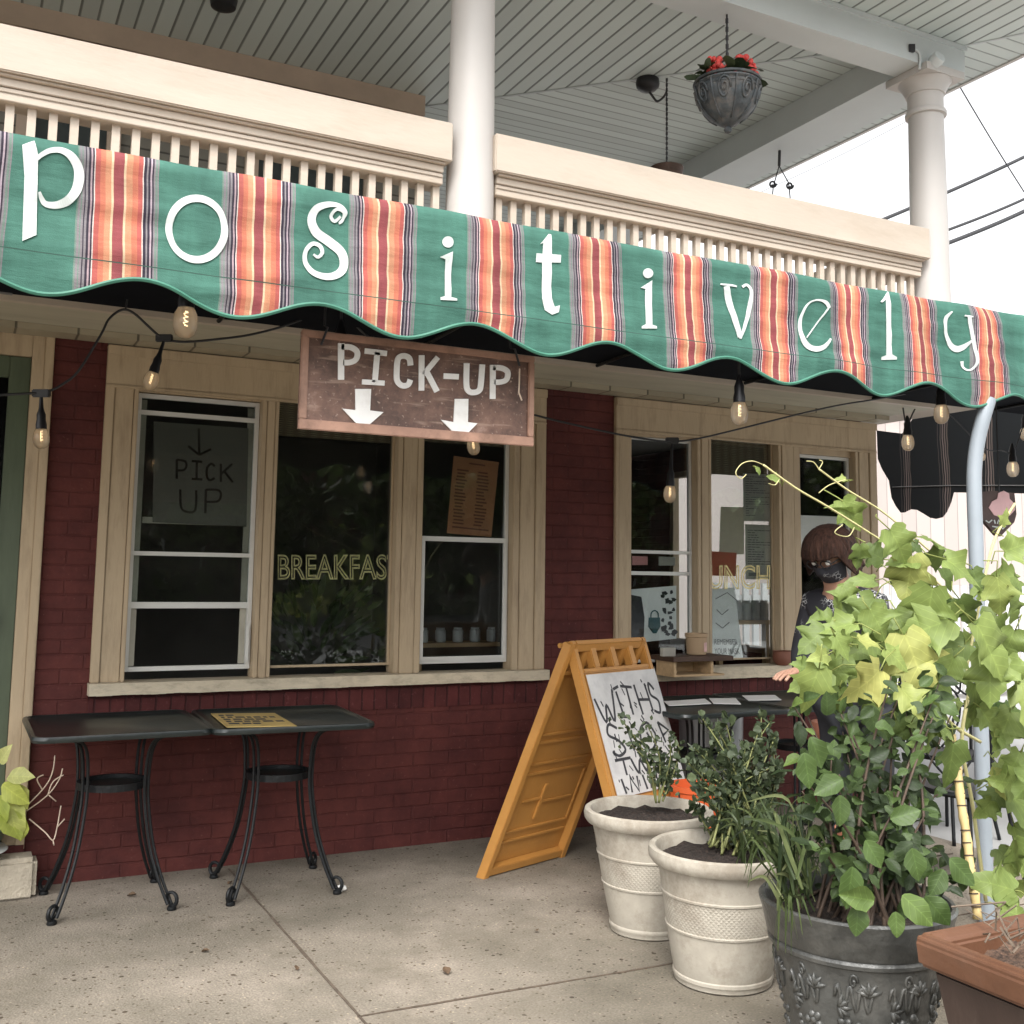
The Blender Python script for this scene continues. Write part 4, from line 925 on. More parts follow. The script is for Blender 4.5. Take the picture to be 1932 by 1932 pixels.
# ================================================================ A-FRAME BOARD
F1p, F2p = Vector((2.24, 4.70, 0)), Vector((2.79, 4.90, 0)); A1p, A2p = Vector((2.53, 4.40, 1.10)), Vector((3.08, 4.60, 1.10))
G1p, G2p = Vector((2.74, 4.09, 0)), Vector((3.29, 4.29, 0))
AB = thing('sandwich_board', 'orange plastic A-frame sandwich board with a scribbled white poster', 'sandwich board', (2.6, 4.4, 0))
def leaf_panel(name, b1, b2, t1, t2, inward, front):
    e = (b2-b1).normalized(); v = (t1-b1).normalized(); n_ = e.cross(v).normalized()
    if n_.dot(inward) < 0: n_ = -n_
    Wd = (b2-b1).length; Ht = (t1-b1).length
    q = lambda u, h, d: b1+e*u+(t1-b1)*(h/Ht)+n_*d
    mb = MB()
    def slab(u0, u1, h0, h1, d0, d1): mb.hexa([q(u0, h0, d0), q(u1, h0, d0), q(u1, h1, d0), q(u0, h1, d0)], [q(u0, h0, d1), q(u1, h0, d1), q(u1, h1, d1), q(u0, h1, d1)])
    slab(.0, .034, 0, Ht, 0, .05); slab(Wd-.034, Wd, 0, Ht, 0, .05); slab(.034, Wd-.034, .02, .06, 0, .045)
    tz = Ht-.155
    slab(.034, Wd-.034, .06, tz, .0, .010)
    slab(.034, Wd-.034, Ht-.035, Ht, 0, .05); slab(.034, Wd-.034, tz, tz+.02, 0, .04)
    for k in (1, 2, 3): slab(Wd*k/4-.022, Wd*k/4+.022, tz+.02, Ht-.035, 0, .045)
    if not front: slab(.034, Wd-.034, tz+.02, Ht-.035, 0, .006)
    o = mb.build(name, M['yellowboard'], AB, bevel=.006)
    rb = MB(); mb = rb
    for h in (.16, .21, .50, .55, .66, .70): slab(.06, Wd-.06, h, h+.014, .0105, .020)
    slab(.06, .072, .22, .49, .0105, .020); slab(Wd-.072, Wd-.06, .22, .49, .0105, .020); slab(Wd*.42, Wd*.46, .26, .44, .0105, .022); slab(.12, Wd*.42, .36, .374, .0105, .020); slab(Wd*.46, Wd-.1, .34, .354, .0105, .020)
    slab(.06, .075, .72, .88, .0105, .020); slab(Wd-.075, Wd-.06, .72, .88, .0105, .020)
    rb.build('moulded_ribs', M['yellowboard'], o, bevel=.002)
    return q, n_, Wd, Ht, o
leaf_panel('board_leaf', F1p, F2p, A1p, A2p, Vector((.8, -.6, 0)), False)
q, nn, Wd, Ht, lf = leaf_panel('board_leaf', G1p, G2p, A1p+Vector((.03, -.02, .005)), A2p+Vector((.03, -.02, .005)), Vector((-.8, .6, 0)), True)
MB().tube([A1p+Vector((-.01, .02, -.02)), A2p+Vector((.02, .0, -.02))], .012, 8).build('hinge_rod', M['yellowboard'], AB)
PH = .43
MB().prism([q(.035, PH, -.004), q(Wd-.01, PH, -.004), q(Wd-.01, Ht-.165, -.004), q(.035, Ht-.165, -.004)], -nn*.004).build('poster', simple('smudged_white_poster', (.56, .55, .54), .8, .12, 5, dirt=(.30, .30, .31), dscale=6, damt=.55), lf)
hand = [
 [(.02,.80),(.10,.60),(.16,.74),(.22,.60),(.29,.86)], [(.34,.84),(.36,.64)], [(.31,.86),(.39,.88)], [(.30,.63),(.40,.62)], [(.42,.88),(.58,.86)], [(.50,.87),(.50,.63)], [(.62,.88),(.64,.62)], [(.62,.75),(.78,.74)], [(.78,.88),(.80,.64)], [(.90,.82),(.84,.88),(.83,.78),(.92,.72),(.90,.62),(.82,.64)],
 [(.22,.54),(.12,.58),(.08,.50),(.20,.44),(.26,.36),(.16,.32),(.08,.36)], [(.36,.52),(.38,.34)], [(.74,.45),(.66,.55),(.54,.50),(.52,.38),(.62,.32),(.72,.38),(.74,.45)], [(.62,.47),(.66,.40)], [(.82,.54),(.86,.36)], [(.82,.54),(.95,.46),(.84,.42)],
 [(.08,.29),(.30,.29)], [(.19,.29),(.19,.16)], [(.30,.28),(.36,.16),(.42,.26),(.48,.16),(.54,.28)], [(.60,.28),(.62,.16)], [(.68,.16),(.70,.28),(.80,.16),(.82,.28)],
 [(.10,.14),(.12,.02)], [(.20,.02),(.22,.14),(.30,.02),(.32,.14)], [(.40,.14),(.42,.02)], [(.48,.02),(.50,.14),(.58,.02),(.60,.14)], [(.66,.14),(.72,.08),(.78,.14)], [(.72,.08),(.72,.02)], [(.86,.12),(.90,.03)]]
random.seed(61); NH = len(hand)
for i in range(60):
    u, v = rnd(.06, .86), rnd(.05, .92); hand.append([(u, v), (u+rnd(-.02, .05), v-rnd(.02, .07))])
wr = MB()
for i_, st in enumerate(hand):
    L, Rr = ribbon(st, .024 if i_ < NH else rnd(.008, .017), smooth=len(st) > 4, k=5); f3 = lambda u, v: q(.035+u*(Wd-.045), PH+v*(Ht-.165-PH), -.0085)
    add_ribbon(wr, L, Rr, f3, -nn*.0008)
wr.build('handwriting', M['ink'], lf)

# ================================================================ PLANTERS
GW = 'round white planters with a woven band'
def white_pot(cx, cy, Hh, rt_, rb, label):
    t = thing('round_planter', label, 'planter', (cx, cy, 0), GW)
    pr = [(rb*.93, 0), (rb*.99, .006), (rb*1.0, .02), (rb*1.02, .024), (rb*1.02, .034), (rb*1.0, .038), (rb*1.03, .06)]
    def rr(z): return rb*1.03+(rt_*.86-rb*1.03)*((z-.06)/(Hh-.06-.06))**.9
    for z in (.10, .14, .183, .186, .192, .195, .2, .25, .29, .297, .300, .306, .309, .33, .36): pr.append((rr(min(z, Hh-.062))+(.004 if z in (.186, .192, .300, .306) else 0), z))
    pr += [(rt_*.87, Hh-.058), (rt_*.95, Hh-.054), (rt_*.99, Hh-.040), (rt_, Hh-.022), (rt_*.985, Hh-.006), (rt_*.95, Hh), (rt_*.90, Hh-.004), (rt_*.87, Hh-.02), (rt_*.85, Hh-.07)]
    MB().lathe(pr, (cx, cy, 0), 64).build('pot', M['potwhite'], t, smooth='auto')
    so_ = MB(); N = 26; vs = []; fs = []
    for i in range(N):
        for k in range(36):
            r_ = rt_*.862*i/(N-1); a = 2*math.pi*k/36; vs.append(Vector((cx+r_*math.cos(a), cy+r_*math.sin(a), Hh-.048+.016*noise.noise((r_*math.cos(a)*28, r_*math.sin(a)*28, cx))+.009*noise.noise((r_*math.cos(a)*90, r_*math.sin(a)*90, cy))+.012*(1-i/N))))
    for i in range(N-1):
        for k in range(36): fs.append((i*36+k, i*36+(k+1) % 36, (i+1)*36+(k+1) % 36, (i+1)*36+k))
    so_.add(vs, fs).build('soil', M['soil'], t, smooth=True)
    return t
P1 = (2.555, 3.74); P2 = (2.49, 3.185)
white_pot(*P1, .475, .262, .155, 'white planter with a dirty foot, right beside the sandwich board')
white_pot(*P2, .455, .262, .172, 'cream white planter standing in front of its twin, half overlapping it')
# black pewter-look pot with grape relief
PB = (2.345, 2.39)
t = thing('pewter_planter', 'big dark pewter-coloured pot with raised grapes and leaves', 'planter', (*PB, 0))
pr = [(.165, 0), (.170, .01)]
for i in range(1, 12): z = .01+.36*i/12; pr.append((.170+.066*(i/12)**1.05, z))
pr += [(.238, .375), (.246, .380), (.248, .390), (.243, .398), (.250, .405), (.264, .470), (.270, .486), (.272, .496), (.266, .502), (.256, .501), (.250, .49), (.243, .44), (.24, .42)]
pb = MB().lathe(pr, (*PB, 0), 72).build('pot', M['potblack'], t, smooth='auto')
rl = MB(); random.seed(11)
def prad(z): return .170+.066*max(0, min(1, (z-.01)/.36))**1.05
def onpot(a, z, d=0): r_ = prad(z)+d; return Vector((PB[0]+r_*math.cos(a), PB[1]+r_*math.sin(a), z))
for a0 in [i*math.pi/5+.12 for i in range(10)]:
    for i in range(26):
        v = rnd(0, 1); hw = .20*(1-v)**.7; a = a0+rnd(-hw, hw); z = .245-.17*v+rnd(-.006, .006)
        rl.ball(onpot(a, z, -.003), rnd(.009, .0125), 6)
    L = [(a0-.22+.02*i, .30+.035*math.sin(i*.9)) for i in range(23)]
    rl.tube([onpot(a, z, .001) for a, z in L], .005, 6)
    for s_ in (-1, 1):
        c0 = a0+s_*.17; zc = .292+.02*s_
        for k in range(5):
            th = -1.3+k*.65+1.57*(s_ > 0)
            rl.tube([onpot(c0, zc, .001), onpot(c0+.085*math.cos(th)*.9, zc+.024*math.sin(th), .003), onpot(c0+.15*math.cos(th), zc+.036*math.sin(th), .0)], [.007, .006, .002], 6)
    rl.tube([onpot(a0+.05*math.cos(i*.5)*(1-i/18), .345+.022*math.sin(i*.5)*(1-i/18), .001) for i in range(17)], .004, 6)
rl.build('grape_relief', M['potblack'], pb, smooth=True)
def soil_disc(cx, cy, r_, z, mt, parent, amp=.02):
    so_ = MB(); N = 22; vs = []; fs = []
    for i in range(N):
        for k in range(32):
            r2 = r_*i/(N-1); a = 2*math.pi*k/32; vs.append(Vector((cx+r2*math.cos(a), cy+r2*math.sin(a), z+amp*noise.noise((r2*math.cos(a)*24, r2*math.sin(a)*24, 3)))))
    for i in range(N-1):
        for k in range(32): fs.append((i*32+k, i*32+(k+1) % 32, (i+1)*32+(k+1) % 32, (i+1)*32+k))
    return so_.add(vs, fs).build('soil', mt, parent, smooth=True)
soil_disc(*PB, .246, .455, M['soil'], t)
# terracotta trough
t = thing('terracotta_trough', 'long brown terracotta trough with a broad orange rim, in front of the pole', 'planter', (2.55, 1.55, 0))
x0, x1, y0, y1, z1 = 2.135, 2.62, .95, 1.985, .55
def rect(i, z): return [Vector((x0+i, y0+i, z)), Vector((x1-i, y0+i, z)), Vector((x1-i, y1-i, z)), Vector((x0+i, y1-i, z))]
def ring(loops, mt, nm, caps=(False, False)):
    vs = [p for l in loops for p in l]; fs = []
    for i in range(len(loops)-1):
        for k in range(4): fs.append((i*4+k, i*4+(k+1) % 4, (i+1)*4+(k+1) % 4, (i+1)*4+k))
    if caps[0]: fs.append((3, 2, 1, 0))
    if caps[1]: fs.append(tuple((len(loops)-1)*4+k for k in range(4)))
    return MB().add(vs, fs).build(nm, mt, t, bevel=.006)
ring([rect(.10, 0), rect(.03, z1-.085), rect(.045, z1-.085), rect(.11, .02)], M['terradark'], 'trough_side', (True, True))
ring([rect(.022, z1-.082), rect(.004, z1-.075), rect(0, z1-.02), rect(.006, z1-.004), rect(.020, z1), rect(.050, z1-.012), rect(.060, z1-.02), rect(.062, z1-.09)], M['terra'], 'rim')
mu = MB(); vs = []; fs = []; N = 40
for i in range(N):
    for k in range(24):
        x = x0+.05+(x1-x0-.1)*k/23; y = y0+.05+(y1-y0-.1)*i/(N-1); vs.append(Vector((x, y, z1-.05+.022*noise.noise((x*22, y*22, 1))+.02*noise.noise((x*6, y*6, 4)))))
for i in range(N-1):
    for k in range(23): fs.append((i*24+k, i*24+k+1, i*24+25+k, i*24+24+k))
mu.add(vs, fs).build('mulch', M['mulch'], t, smooth=True)
random.seed(21)
dr = MB()
for i in range(12):
    a = onZ(rnd(1845, 1925), rnd(1730, 1800), z1+.01); dr.tube([a, a+Vector((rnd(-.06, .06), rnd(-.05, .05), rnd(.01, .05))), a+Vector((rnd(-.08, .08), rnd(-.07, .07), rnd(-.02, .02)))], rnd(.0012, .003), 5)
tag(dr.build('dry_twigs', simple('grey_twig', (.12, .09, .065), .8, .3, 20)), 'tangle of pale dry twigs lying on the terracotta trough mulch', 'twigs')
# yellow bamboo stake
bs = MB(); a = onY(1845, 1735, 2.47); b = onY(1796, 1385, 2.60)
bs.tube([a+(b-a)*(i/30)+Vector((.002*math.sin(i*.6), 0, 0)) for i in range(31)], [.0135+(.0025 if i % 4 == 0 else 0) for i in range(31)], 10)
bo = bs.build('bamboo_stake', M['bamboo'], smooth=True); tag(bo, 'thick yellow bamboo stake with dark nodes, leaning beside the pale pole', 'stake')
for i in range(1, 15):
    c_ = a+(b-a)*(i/15.0); d = (b-a).normalized(); MB().tube([c_-d*.0022, c_+d*.0022], .0158, 10).build('node_ring', M['brownstem'], bo)

# ================================================================ PLANTS
def plant(name, label, cat, loc, group=None): return thing(name, label, cat, loc, group)
random.seed(5)
# spindly rose-like plant in the first white planter
t = plant('leggy_shrub', 'thin leggy green shrub growing in the planter beside the sandwich board', 'plant', (*P1, .42))
st = MB(); lv = Leaves()
for (px, py), tips in (((1238, 1515), [(1165, 1350), (1200, 1385), (1185, 1400)]), ((1243, 1515), [(1222, 1370), (1262, 1385), (1240, 1420)]), ((1250, 1512), [(1280, 1405), (1250, 1450), (1268, 1440)])):
    b0 = onY(px, py, 3.72)
    for (ax, ay) in tips:
        e = onY(ax, ay, 3.72+rnd(-.08, .05)); mid = (b0+e)/2+Vector((.03, 0, .03)); path = smooth_path([b0, mid, e], 8); st.tube(path, [.0042-.0028*i/(len(path)-1) for i in range(len(path))], 6)
        for i in range(4, len(path)):
            for k in range(2):
                p = Vector(path[i])+rv(.018); d = rv()+Vector((0, 0, .3)); lv.leaf(p+rv(.012), d, rv()-fw*.8+Vector((0, 0, .5)), rnd(.020, .038), rnd(.1, .8), 'ov', .3, .2)
st.build('stem', M['stem'], t, smooth=True); lv.build('foliage', M['herb'], t, smooth=True)
# bushy herb in the second planter
t = plant('bushy_herb', 'dense grey-green herb with upright shoots in the front white planter', 'plant', (*P2, .40))
st = MB(); lv = Leaves()
for i in range(52):
    b0 = onY(rnd(1335, 1440), rnd(1585, 1615), rnd(3.12, 3.32)); e = onY(rnd(1290, 1480), rnd(1345, 1560), rnd(3.1, 3.4))
    if (e.z-b0.z) < .02: continue
    path = smooth_path([b0, (b0+e)/2+Vector((rnd(-.03, .03), rnd(-.03, .03), .05)), e], 8); N = len(path)
    st.tube(path, [.005-.003*i/(N-1) for i in range(N)], 5)
    for j in range(3, N):
        for k in range(4):
            d = rv()*.8+Vector((0, 0, .55)); lv.leaf(Vector(path[j])+rv(.012), d, rv()-fw*.7, rnd(.018, .036), rnd(.05, .85), 'lan' if random.random() < .6 else 'ov', .2, .25, 1.5)
st.build('stem', M['stem'], t, smooth=True); lv.build('foliage', M['herb'], t, smooth=True)
# low trailing tufts at the planter rim
t = plant('grassy_tuft', 'clump of long narrow green blades at the left of the pewter pot', 'plant', (2.2, 2.42, .45))
lv = Leaves()
for i in range(62):
    b0 = onY(rnd(1462, 1545), rnd(1640, 1720), rnd(2.30, 2.50)); b0.z = max(b0.z, .42)
    e = onY(rnd(1400, 1600), rnd(1465, 1680), rnd(2.25, 2.6)); mid = (b0*.5+e*.5)+rt*rnd(-.04, .04)+Vector((0, 0, rnd(.02, .12)))
    lv.blade(smooth_path([b0, mid, e], 6), rnd(.004, .013), rnd(0, 1)**1.3)
for i in range(14):
    b0 = onY(rnd(1470, 1500), rnd(1690, 1705), 2.32); e = b0+Vector((rnd(-.12, .02), rnd(-.06, .0), rnd(-.14, -.02))); lv.blade(smooth_path([b0, (b0+e)/2+Vector((-.02, -.02, .05)), e], 6), rnd(.005, .010), rnd(.3, .8))
for i in range(40):
    b0 = onY(rnd(1380, 1470), rnd(1600, 1640), rnd(2.98, 3.2)); e = onY(rnd(1350, 1480), rnd(1490, 1620), rnd(2.9, 3.25)); lv.blade(smooth_path([b0, (b0+e)/2+Vector((0, 0, .06)), e], 6), rnd(.006, .011), rnd(0, .8))
lv.build('foliage', M['grassleaf'], t, smooth=True)
# shrub in the pewter pot
random.seed(9)
t = plant('leafy_shrub', 'dark green shrub with broad oval leaves filling the pewter pot', 'plant', (*PB, .45))
st = MB(); lv = Leaves(); pts_ = []
for i in range(40):
    b0 = Vector((PB[0]+rnd(-.16, .16), PB[1]+rnd(-.16, .16), .44)); e = onY(rnd(1495, 1840), rnd(1270, 1640), rnd(2.2, 2.75))
    mid = b0*.5+e*.5+Vector((rnd(-.03, .03), rnd(-.03, .03), .04)); path = smooth_path([b0, mid, e], 9); N = len(path)
    st.tube(path, [.006-.004*i/(N-1) for i in range(N)], 6); pts_ += [(Vector(p), i/N) for i, p in enumerate(path[5:])]
for p, k in pts_:
    for j in range(2 if random.random() < .45 else 1):
        d = rt*rnd(-1, 1)+up*rnd(-.8, .5)-fw*rnd(-.1, .7); n_ = -fw*rnd(.1, 1)+Vector((0, 0, 1))*rnd(.2, 1.2)+rv(.5)
        lv.leaf(p+rv(.03), d, n_, rnd(.028, .066), min(1, max(0, rnd(-.35, .72)+(.2 if p.z > .9 else 0))), 'ov', .25, .35, rnd(.85, 1.1))
# leaves placed as in the photo: pixel, size, angle
for (px, py, s_, ang, tn, Y) in ((1608, 1635, .13, -100, .85, 2.12), (1633, 1585, .10, -60, .8, 2.1), (1618, 1725-20, .10, -95, .7, 2.08), (1652, 1700, .115, 165, .95, 2.05), (1700, 1690, .13, -40, .95, 2.05), (1690, 1720, .08, -90, .9, 2.05), (1720, 1600, .11, -80, .8, 2.15), (1745, 1690, .12, -50, .7, 2.1), (1680, 1545, .10, 20, .75, 2.1), (1585, 1500, .10, -90, .65, 2.15), (1515, 1420, .12, -80, .75, 2.25), (1530, 1390, .11, -70, .7, 2.25), (1590, 1470, .11, 200, .7, 2.2), (1700, 1480, .12, -100, .4, 2.4), (1790, 1620, .12, -45, .75, 2.15), (1780, 1640, .10, -120, .6, 2.15), (1640, 1330, .11, -80, .45, 2.4), (1560, 1350, .09, 90, .5, 2.4), (1725, 1510, .12, -30, .3, 2.45)):
    p = onY(px, py, Y); d = rt*math.cos(R(ang))+up*math.sin(R(ang))-fw*.25; lv.leaf(p, d, -fw+Vector((0, 0, .5))+rv(.25), s_*.78, tn-.12, 'ov', .25, .35)
st.build('stem', M['brownstem'], t, smooth=True); lv.build('foliage', M['potleaf'], t, smooth=True)

# climbing vine on the pole
random.seed(14)
t = plant('climbing_vine', 'bright yellow-green climbing vine with big lobed leaves around the pale pole', 'vine', (2.9, 2.4, .5))
lv = Leaves()
big = [ # px, py, length(px), angle of tip in image (deg, up positive), tint, Y, shape
 (1632, 1150, 100, -170, .4, 2.75, 'lob'), (1610, 1178, 105, 190, .85, 2.6, 'tri'), (1640, 1150, 105, -60, .8, 2.6, 'lob'), (1575, 1215, 95, 140, .45, 2.7, 'lob'), (1620, 1205, 80, -20, 1.0, 2.55, 'tri'),
 (1560, 1270, 95, 200, .7, 2.6, 'lob'), (1545, 1262, 110, -110, .85, 2.55, 'tri'), (1660, 1265, 105, -140, 1.0, 2.5, 'lob'), (1700, 1300, 90, -50, .98, 2.5, 'lob'), (1705, 1200, 130, -70, .9, 2.45, 'lob'),
 (1760, 1110, 125, -100, .85, 2.4, 'lob'), (1790, 1170, 130, 200, .72, 2.38, 'lob'), (1840, 1180, 135, -60, .85, 2.38, 'lob'), (1865, 1235, 110, -95, .7, 2.4, 'lob'), (1725, 1060, 95, 180, .8, 2.6, 'lob'),
 (1720, 1050, 110, -100, .9, 2.6, 'lob'), (1680, 1000, 85, -60, .8, 2.7, 'lob'), (1785, 1055, 115, -35, .75, 2.5, 'tri'), (1740, 1015, 90, -20, .7, 2.6, 'lob'), (1880, 1090, 110, -80, .8, 2.5, 'lob'),
 (1895, 1040, 80, 20, .85, 2.5, 'tri'), (1905, 1250, 130, -60, .9, 2.4, 'lob'), (1925, 1290, 120, -40, .97, 2.4, 'lob'), (1800, 1240, 100, -120, .6, 2.55, 'lob'), (1770, 1290, 110, -100, .55, 2.5, 'tri'),
 (1840, 1290, 110, -80, .6, 2.5, 'lob'), (1775, 1365, 95, 170, .6, 2.4, 'lob'), (1800, 1400, 110, -95, .5, 2.4, 'tri'), (1755, 1362, 80, -20, .7, 2.4, 'lob'), (1850, 1335, 90, -50, .65, 2.5, 'lob'), (1905, 1345, 90, -120, .7, 2.5, 'lob'),
 (1880, 1440, 90, -60, .75, 2.6, 'lob'), (1900, 1500, 110, -30, .8, 2.6, 'lob'), (1915, 1560, 100, -80, .75, 2.6, 'lob'), (1910, 1680, 100, 160, .85, 2.3, 'lob'), (1890, 1715, 90, -20, .85, 2.3, 'lob'), (1920, 1760, 80, 180, .9, 2.1, 'lob'),
 (1603, 965, 70, 150, .7, 3.0, 'tri'), (1590, 945, 75, -60, .75, 3.0, 'lob'), (1622, 1030, 70, -90, .5, 2.9, 'lob'), (1470, 905, 42, 160, .7, 3.1, 'tri'), (1425, 880, 26, -60, .85, 3.1, 'ov'), (1595, 905, 30, 170, .8, 3.1, 'tri'),
 (1650, 1095, 80, 175, .6, 2.8, 'tri'), (1690, 1085, 70, -30, .3, 2.8, 'lob'), (1665, 1055, 60, 150, .35, 2.9, 'lob'), (1835, 1075, 60, -70, .3, 2.7, 'lob'), (1810, 1130, 90, -60, .4, 2.7, 'lob'), (1730, 1150, 90, -110, .45, 2.75, 'lob'), (1670, 1190, 80, -90, .4, 2.8, 'lob'), (1640, 1240, 80, -140, .35, 2.8, 'lob'), (1735, 1245, 90, -90, .3, 2.8, 'lob'), (1820, 1215, 100, -150, .5, 2.6, 'lob'), (1880, 1160, 90, -140, .5, 2.6, 'lob')]
fwd = lambda p: (p-CAM).dot(fw)
big += [(1570, 1165, 70, 170, .6, 2.7, 'lob'), (1555, 1190, 75, -150, .5, 2.65, 'lob'), (1590, 1240, 80, -110, .6, 2.6, 'lob'), (1605, 1270, 70, -60, .75, 2.6, 'tri'), (1645, 1215, 85, -160, .7, 2.6, 'lob'), (1660, 1170, 80, -100, .5, 2.65, 'lob'), (1560, 1235, 70, -170, .8, 2.55, 'tri'), (1530, 1262, 60, 160, .6, 2.6, 'lob'), (1650, 1130, 80, -130, .55, 2.7, 'lob'), (1690, 1150, 80, -70, .7, 2.65, 'lob'), (1585, 1300, 70, -100, .4, 2.6, 'lob'), (1640, 1310, 75, -70, .5, 2.6, 'lob'), (1670, 1225, 70, -40, .85, 2.55, 'tri'), (1600, 1215, 75, 170, .7, 2.55, 'lob'), (1575, 1200, 65, -60, .9, 2.5, 'tri'), (1720, 1330, 70, -100, .4, 2.6, 'lob'), (1690, 1360, 65, -60, .35, 2.6, 'lob'), (1905, 1130, 80, -70, .7, 2.5, 'lob'), (1915, 1190, 90, -110, .6, 2.5, 'lob'), (1890, 990, 55, 60, .8, 2.6, 'tri'), (1925, 1420, 80, -120, .7, 2.5, 'lob'), (1885, 1390, 70, -40, .8, 2.5, 'tri'), (1910, 1620, 75, -100, .7, 2.6, 'lob'), (1925, 1480, 75, 170, .75, 2.5, 'lob')]
for (px, py, L, ang, tn, Y, sh) in big:
    p = onY(px, py, Y-(.0 if px > 1700 else .12)); s_ = L*fwd(p)/FOC*rnd(.58, .84); a = R(ang)
    d = rt*math.cos(a)+up*math.sin(a)-fw*rnd(-.1, .5); n_ = -fw*rnd(.6, 1)+Vector((0, 0, 1))*rnd(.2, .9)+rv(.45)
    lv.leaf(p, d, n_, s_, tn+rnd(-.22, .06), sh, rnd(.1, .5), rnd(.2, .85), rnd(.8, 1.05))
    n0 = len(lv.v); lv.tube([p, p-d.normalized()*s_*.35+rv(.02), p-d.normalized()*s_*.6+rv(.03)-Vector((0, 0, .02))], .0022, 5); lv.uv += [(.2, .3)]*(len(lv.v)-n0); lv.t += [.85]*(len(lv.v)-n0)
poly = [(1540, 1120), (1690, 1010), (1790, 1040), (1932, 1080), (1932, 1330), (1780, 1420), (1620, 1310), (1520, 1280)]
def inpoly(x, y):
    c_ = False; n = len(poly)
    for i in range(n):
        (ax, ay), (bx, by) = poly[i], poly[i-1]
        if (ay > y) != (by > y) and x < (bx-ax)*(y-ay)/(by-ay)+ax: c_ = not c_
    return c_
k = 0
while k < 40:
    px, py = rnd(1500, 1932), rnd(1000, 1430)
    if not inpoly(px, py): continue
    k += 1; p = onY(px, py, rnd(2.55, 3.05)); d = rt*rnd(-1, 1)+up*rnd(-1.2, .3)-fw*rnd(-.2, .5)
    lv.leaf(p, d, -fw*rnd(.2, 1)+Vector((0, 0, 1))*rnd(0, 1)+rv(.6), rnd(.05, .11), rnd(.0, .75), random.choice(('lob', 'tri', 'lob')), .25, .4)
for i in range(16):
    p = onY(rnd(1865, 1960), rnd(1380, 1700), rnd(2.4, 3.0)); lv.leaf(p, rt*rnd(-1, 1)+up*rnd(-1, .3)-fw*.2, -fw+rv(.8), rnd(.06, .11), rnd(.3, .9), 'lob', .25, .4)
for path, rad in (([(1440, 877), (1500, 920), (1560, 955), (1640, 1005), (1700, 1045), (1780, 1110), (1850, 1200)], .0035), ([(1545, 885), (1600, 925), (1660, 962), (1720, 1010), (1800, 1080)], .0032), ([(1850, 1210), (1830, 1300), (1815, 1400), (1835, 1520), (1860, 1700)], .007), ([(1915, 950), (1880, 1010), (1860, 1080), (1840, 1180), (1820, 1280)], .005), ([(1770, 1190), (1760, 1290), (1790, 1360), (1850, 1400)], .006), ([(1690, 1240), (1650, 1200), (1610, 1140)], .003), ([(1730, 1200), (1700, 1260), (1640, 1290)], .003)):
    P = [onY(x, y, 2.7+.3*(1500-x)/-600*-1 if False else 2.75) for x, y in path]; MB().tube(smooth_path(P, 6), rad, 6).build('stem', M['tendril'], t, smooth=True)
tn_ = MB()
for path in ([(1440, 877), (1420, 870), (1400, 875), (1388, 892), (1398, 903), (1408, 895)], [(1470, 905), (1462, 915), (1450, 912)], [(1545, 885), (1535, 872), (1522, 870)], [(1545, 885), (1552, 872), (1546, 868)], [(1595, 905), (1565, 915), (1545, 930)], [(1590, 990), (1575, 1005), (1600, 1012), (1612, 995)]):
    P = [onY(x, y, 2.8) for x, y in path]; tn_.tube(smooth_path(P, 6), .0018, 5)
tn_.build('tendril', M['tendril'], t, smooth=True); lv.build('foliage', M['vineleaf'], t, smooth=True)

# plant by the door: bowl on the red threshold, pale dried stems
t = thing('glazed_bowl', 'green glazed bowl planter at the left edge by the door', 'planter', (.06, 5.16, .17))
MB().lathe([(.10, 0), (.15, .02), (.18, .06), (.19, .10), (.185, .105), (.17, .10), (.16, .06)], (.07, 5.27, .194), 40).build('bowl', M['bowl'], t, smooth='auto')
MB().lathe([(.13, 0), (.19, .006), (.20, .012), (.195, .016)], (.07, 5.27, .1925), 40).build('saucer', M['silverpot'], t, smooth='auto')
random.seed(31)
t = thing('lime_houseplant', 'lime green arching leaves with pale dried sprigs in the bowl by the door', 'plant', (.07, 5.27, .28))
lv = Leaves(); st = MB()
for (px, py, L, ang, tn) in ((5, 1480, 60, -30, .7), (20, 1510, 70, -75, .8), (8, 1530, 60, -50, .5), (45, 1540, 45, -100, .7), (15, 1465, 50, 10, .9), (2, 1500, 70, -90, .3), (30, 1480, 50, -60, .8), (0, 1440, 40, 60, .9)):
    p = onY(px, py, 5.18); a = R(ang); lv.leaf(p, rt*math.cos(a)+up*math.sin(a)-fw*.3, -fw+Vector((0, 0, .6))+rv(.3), L*fwd(p)/FOC, tn, 'ov', .3, .6)
for path in ([(30, 1540), (80, 1490), (98, 1460), (104, 1425)], [(80, 1490), (70, 1470), (82, 1462)], [(50, 1530), (90, 1500), (112, 1470), (118, 1450)], [(90, 1500), (100, 1475), (120, 1462)], [(92, 1500), (106, 1512)], [(55, 1545), (85, 1570), (100, 1585), (108, 1560), (115, 1520)], [(108, 1560), (122, 1545)], [(100, 1585), (102, 1595)]):
    st.tube(smooth_path([onY(x, y, 5.20) for x, y in path], 5), .0028, 5)
st.build('dried_sprig', M['straw'], t, smooth=True); lv.build('foliage', M['limeleaf'], t, smooth=True)

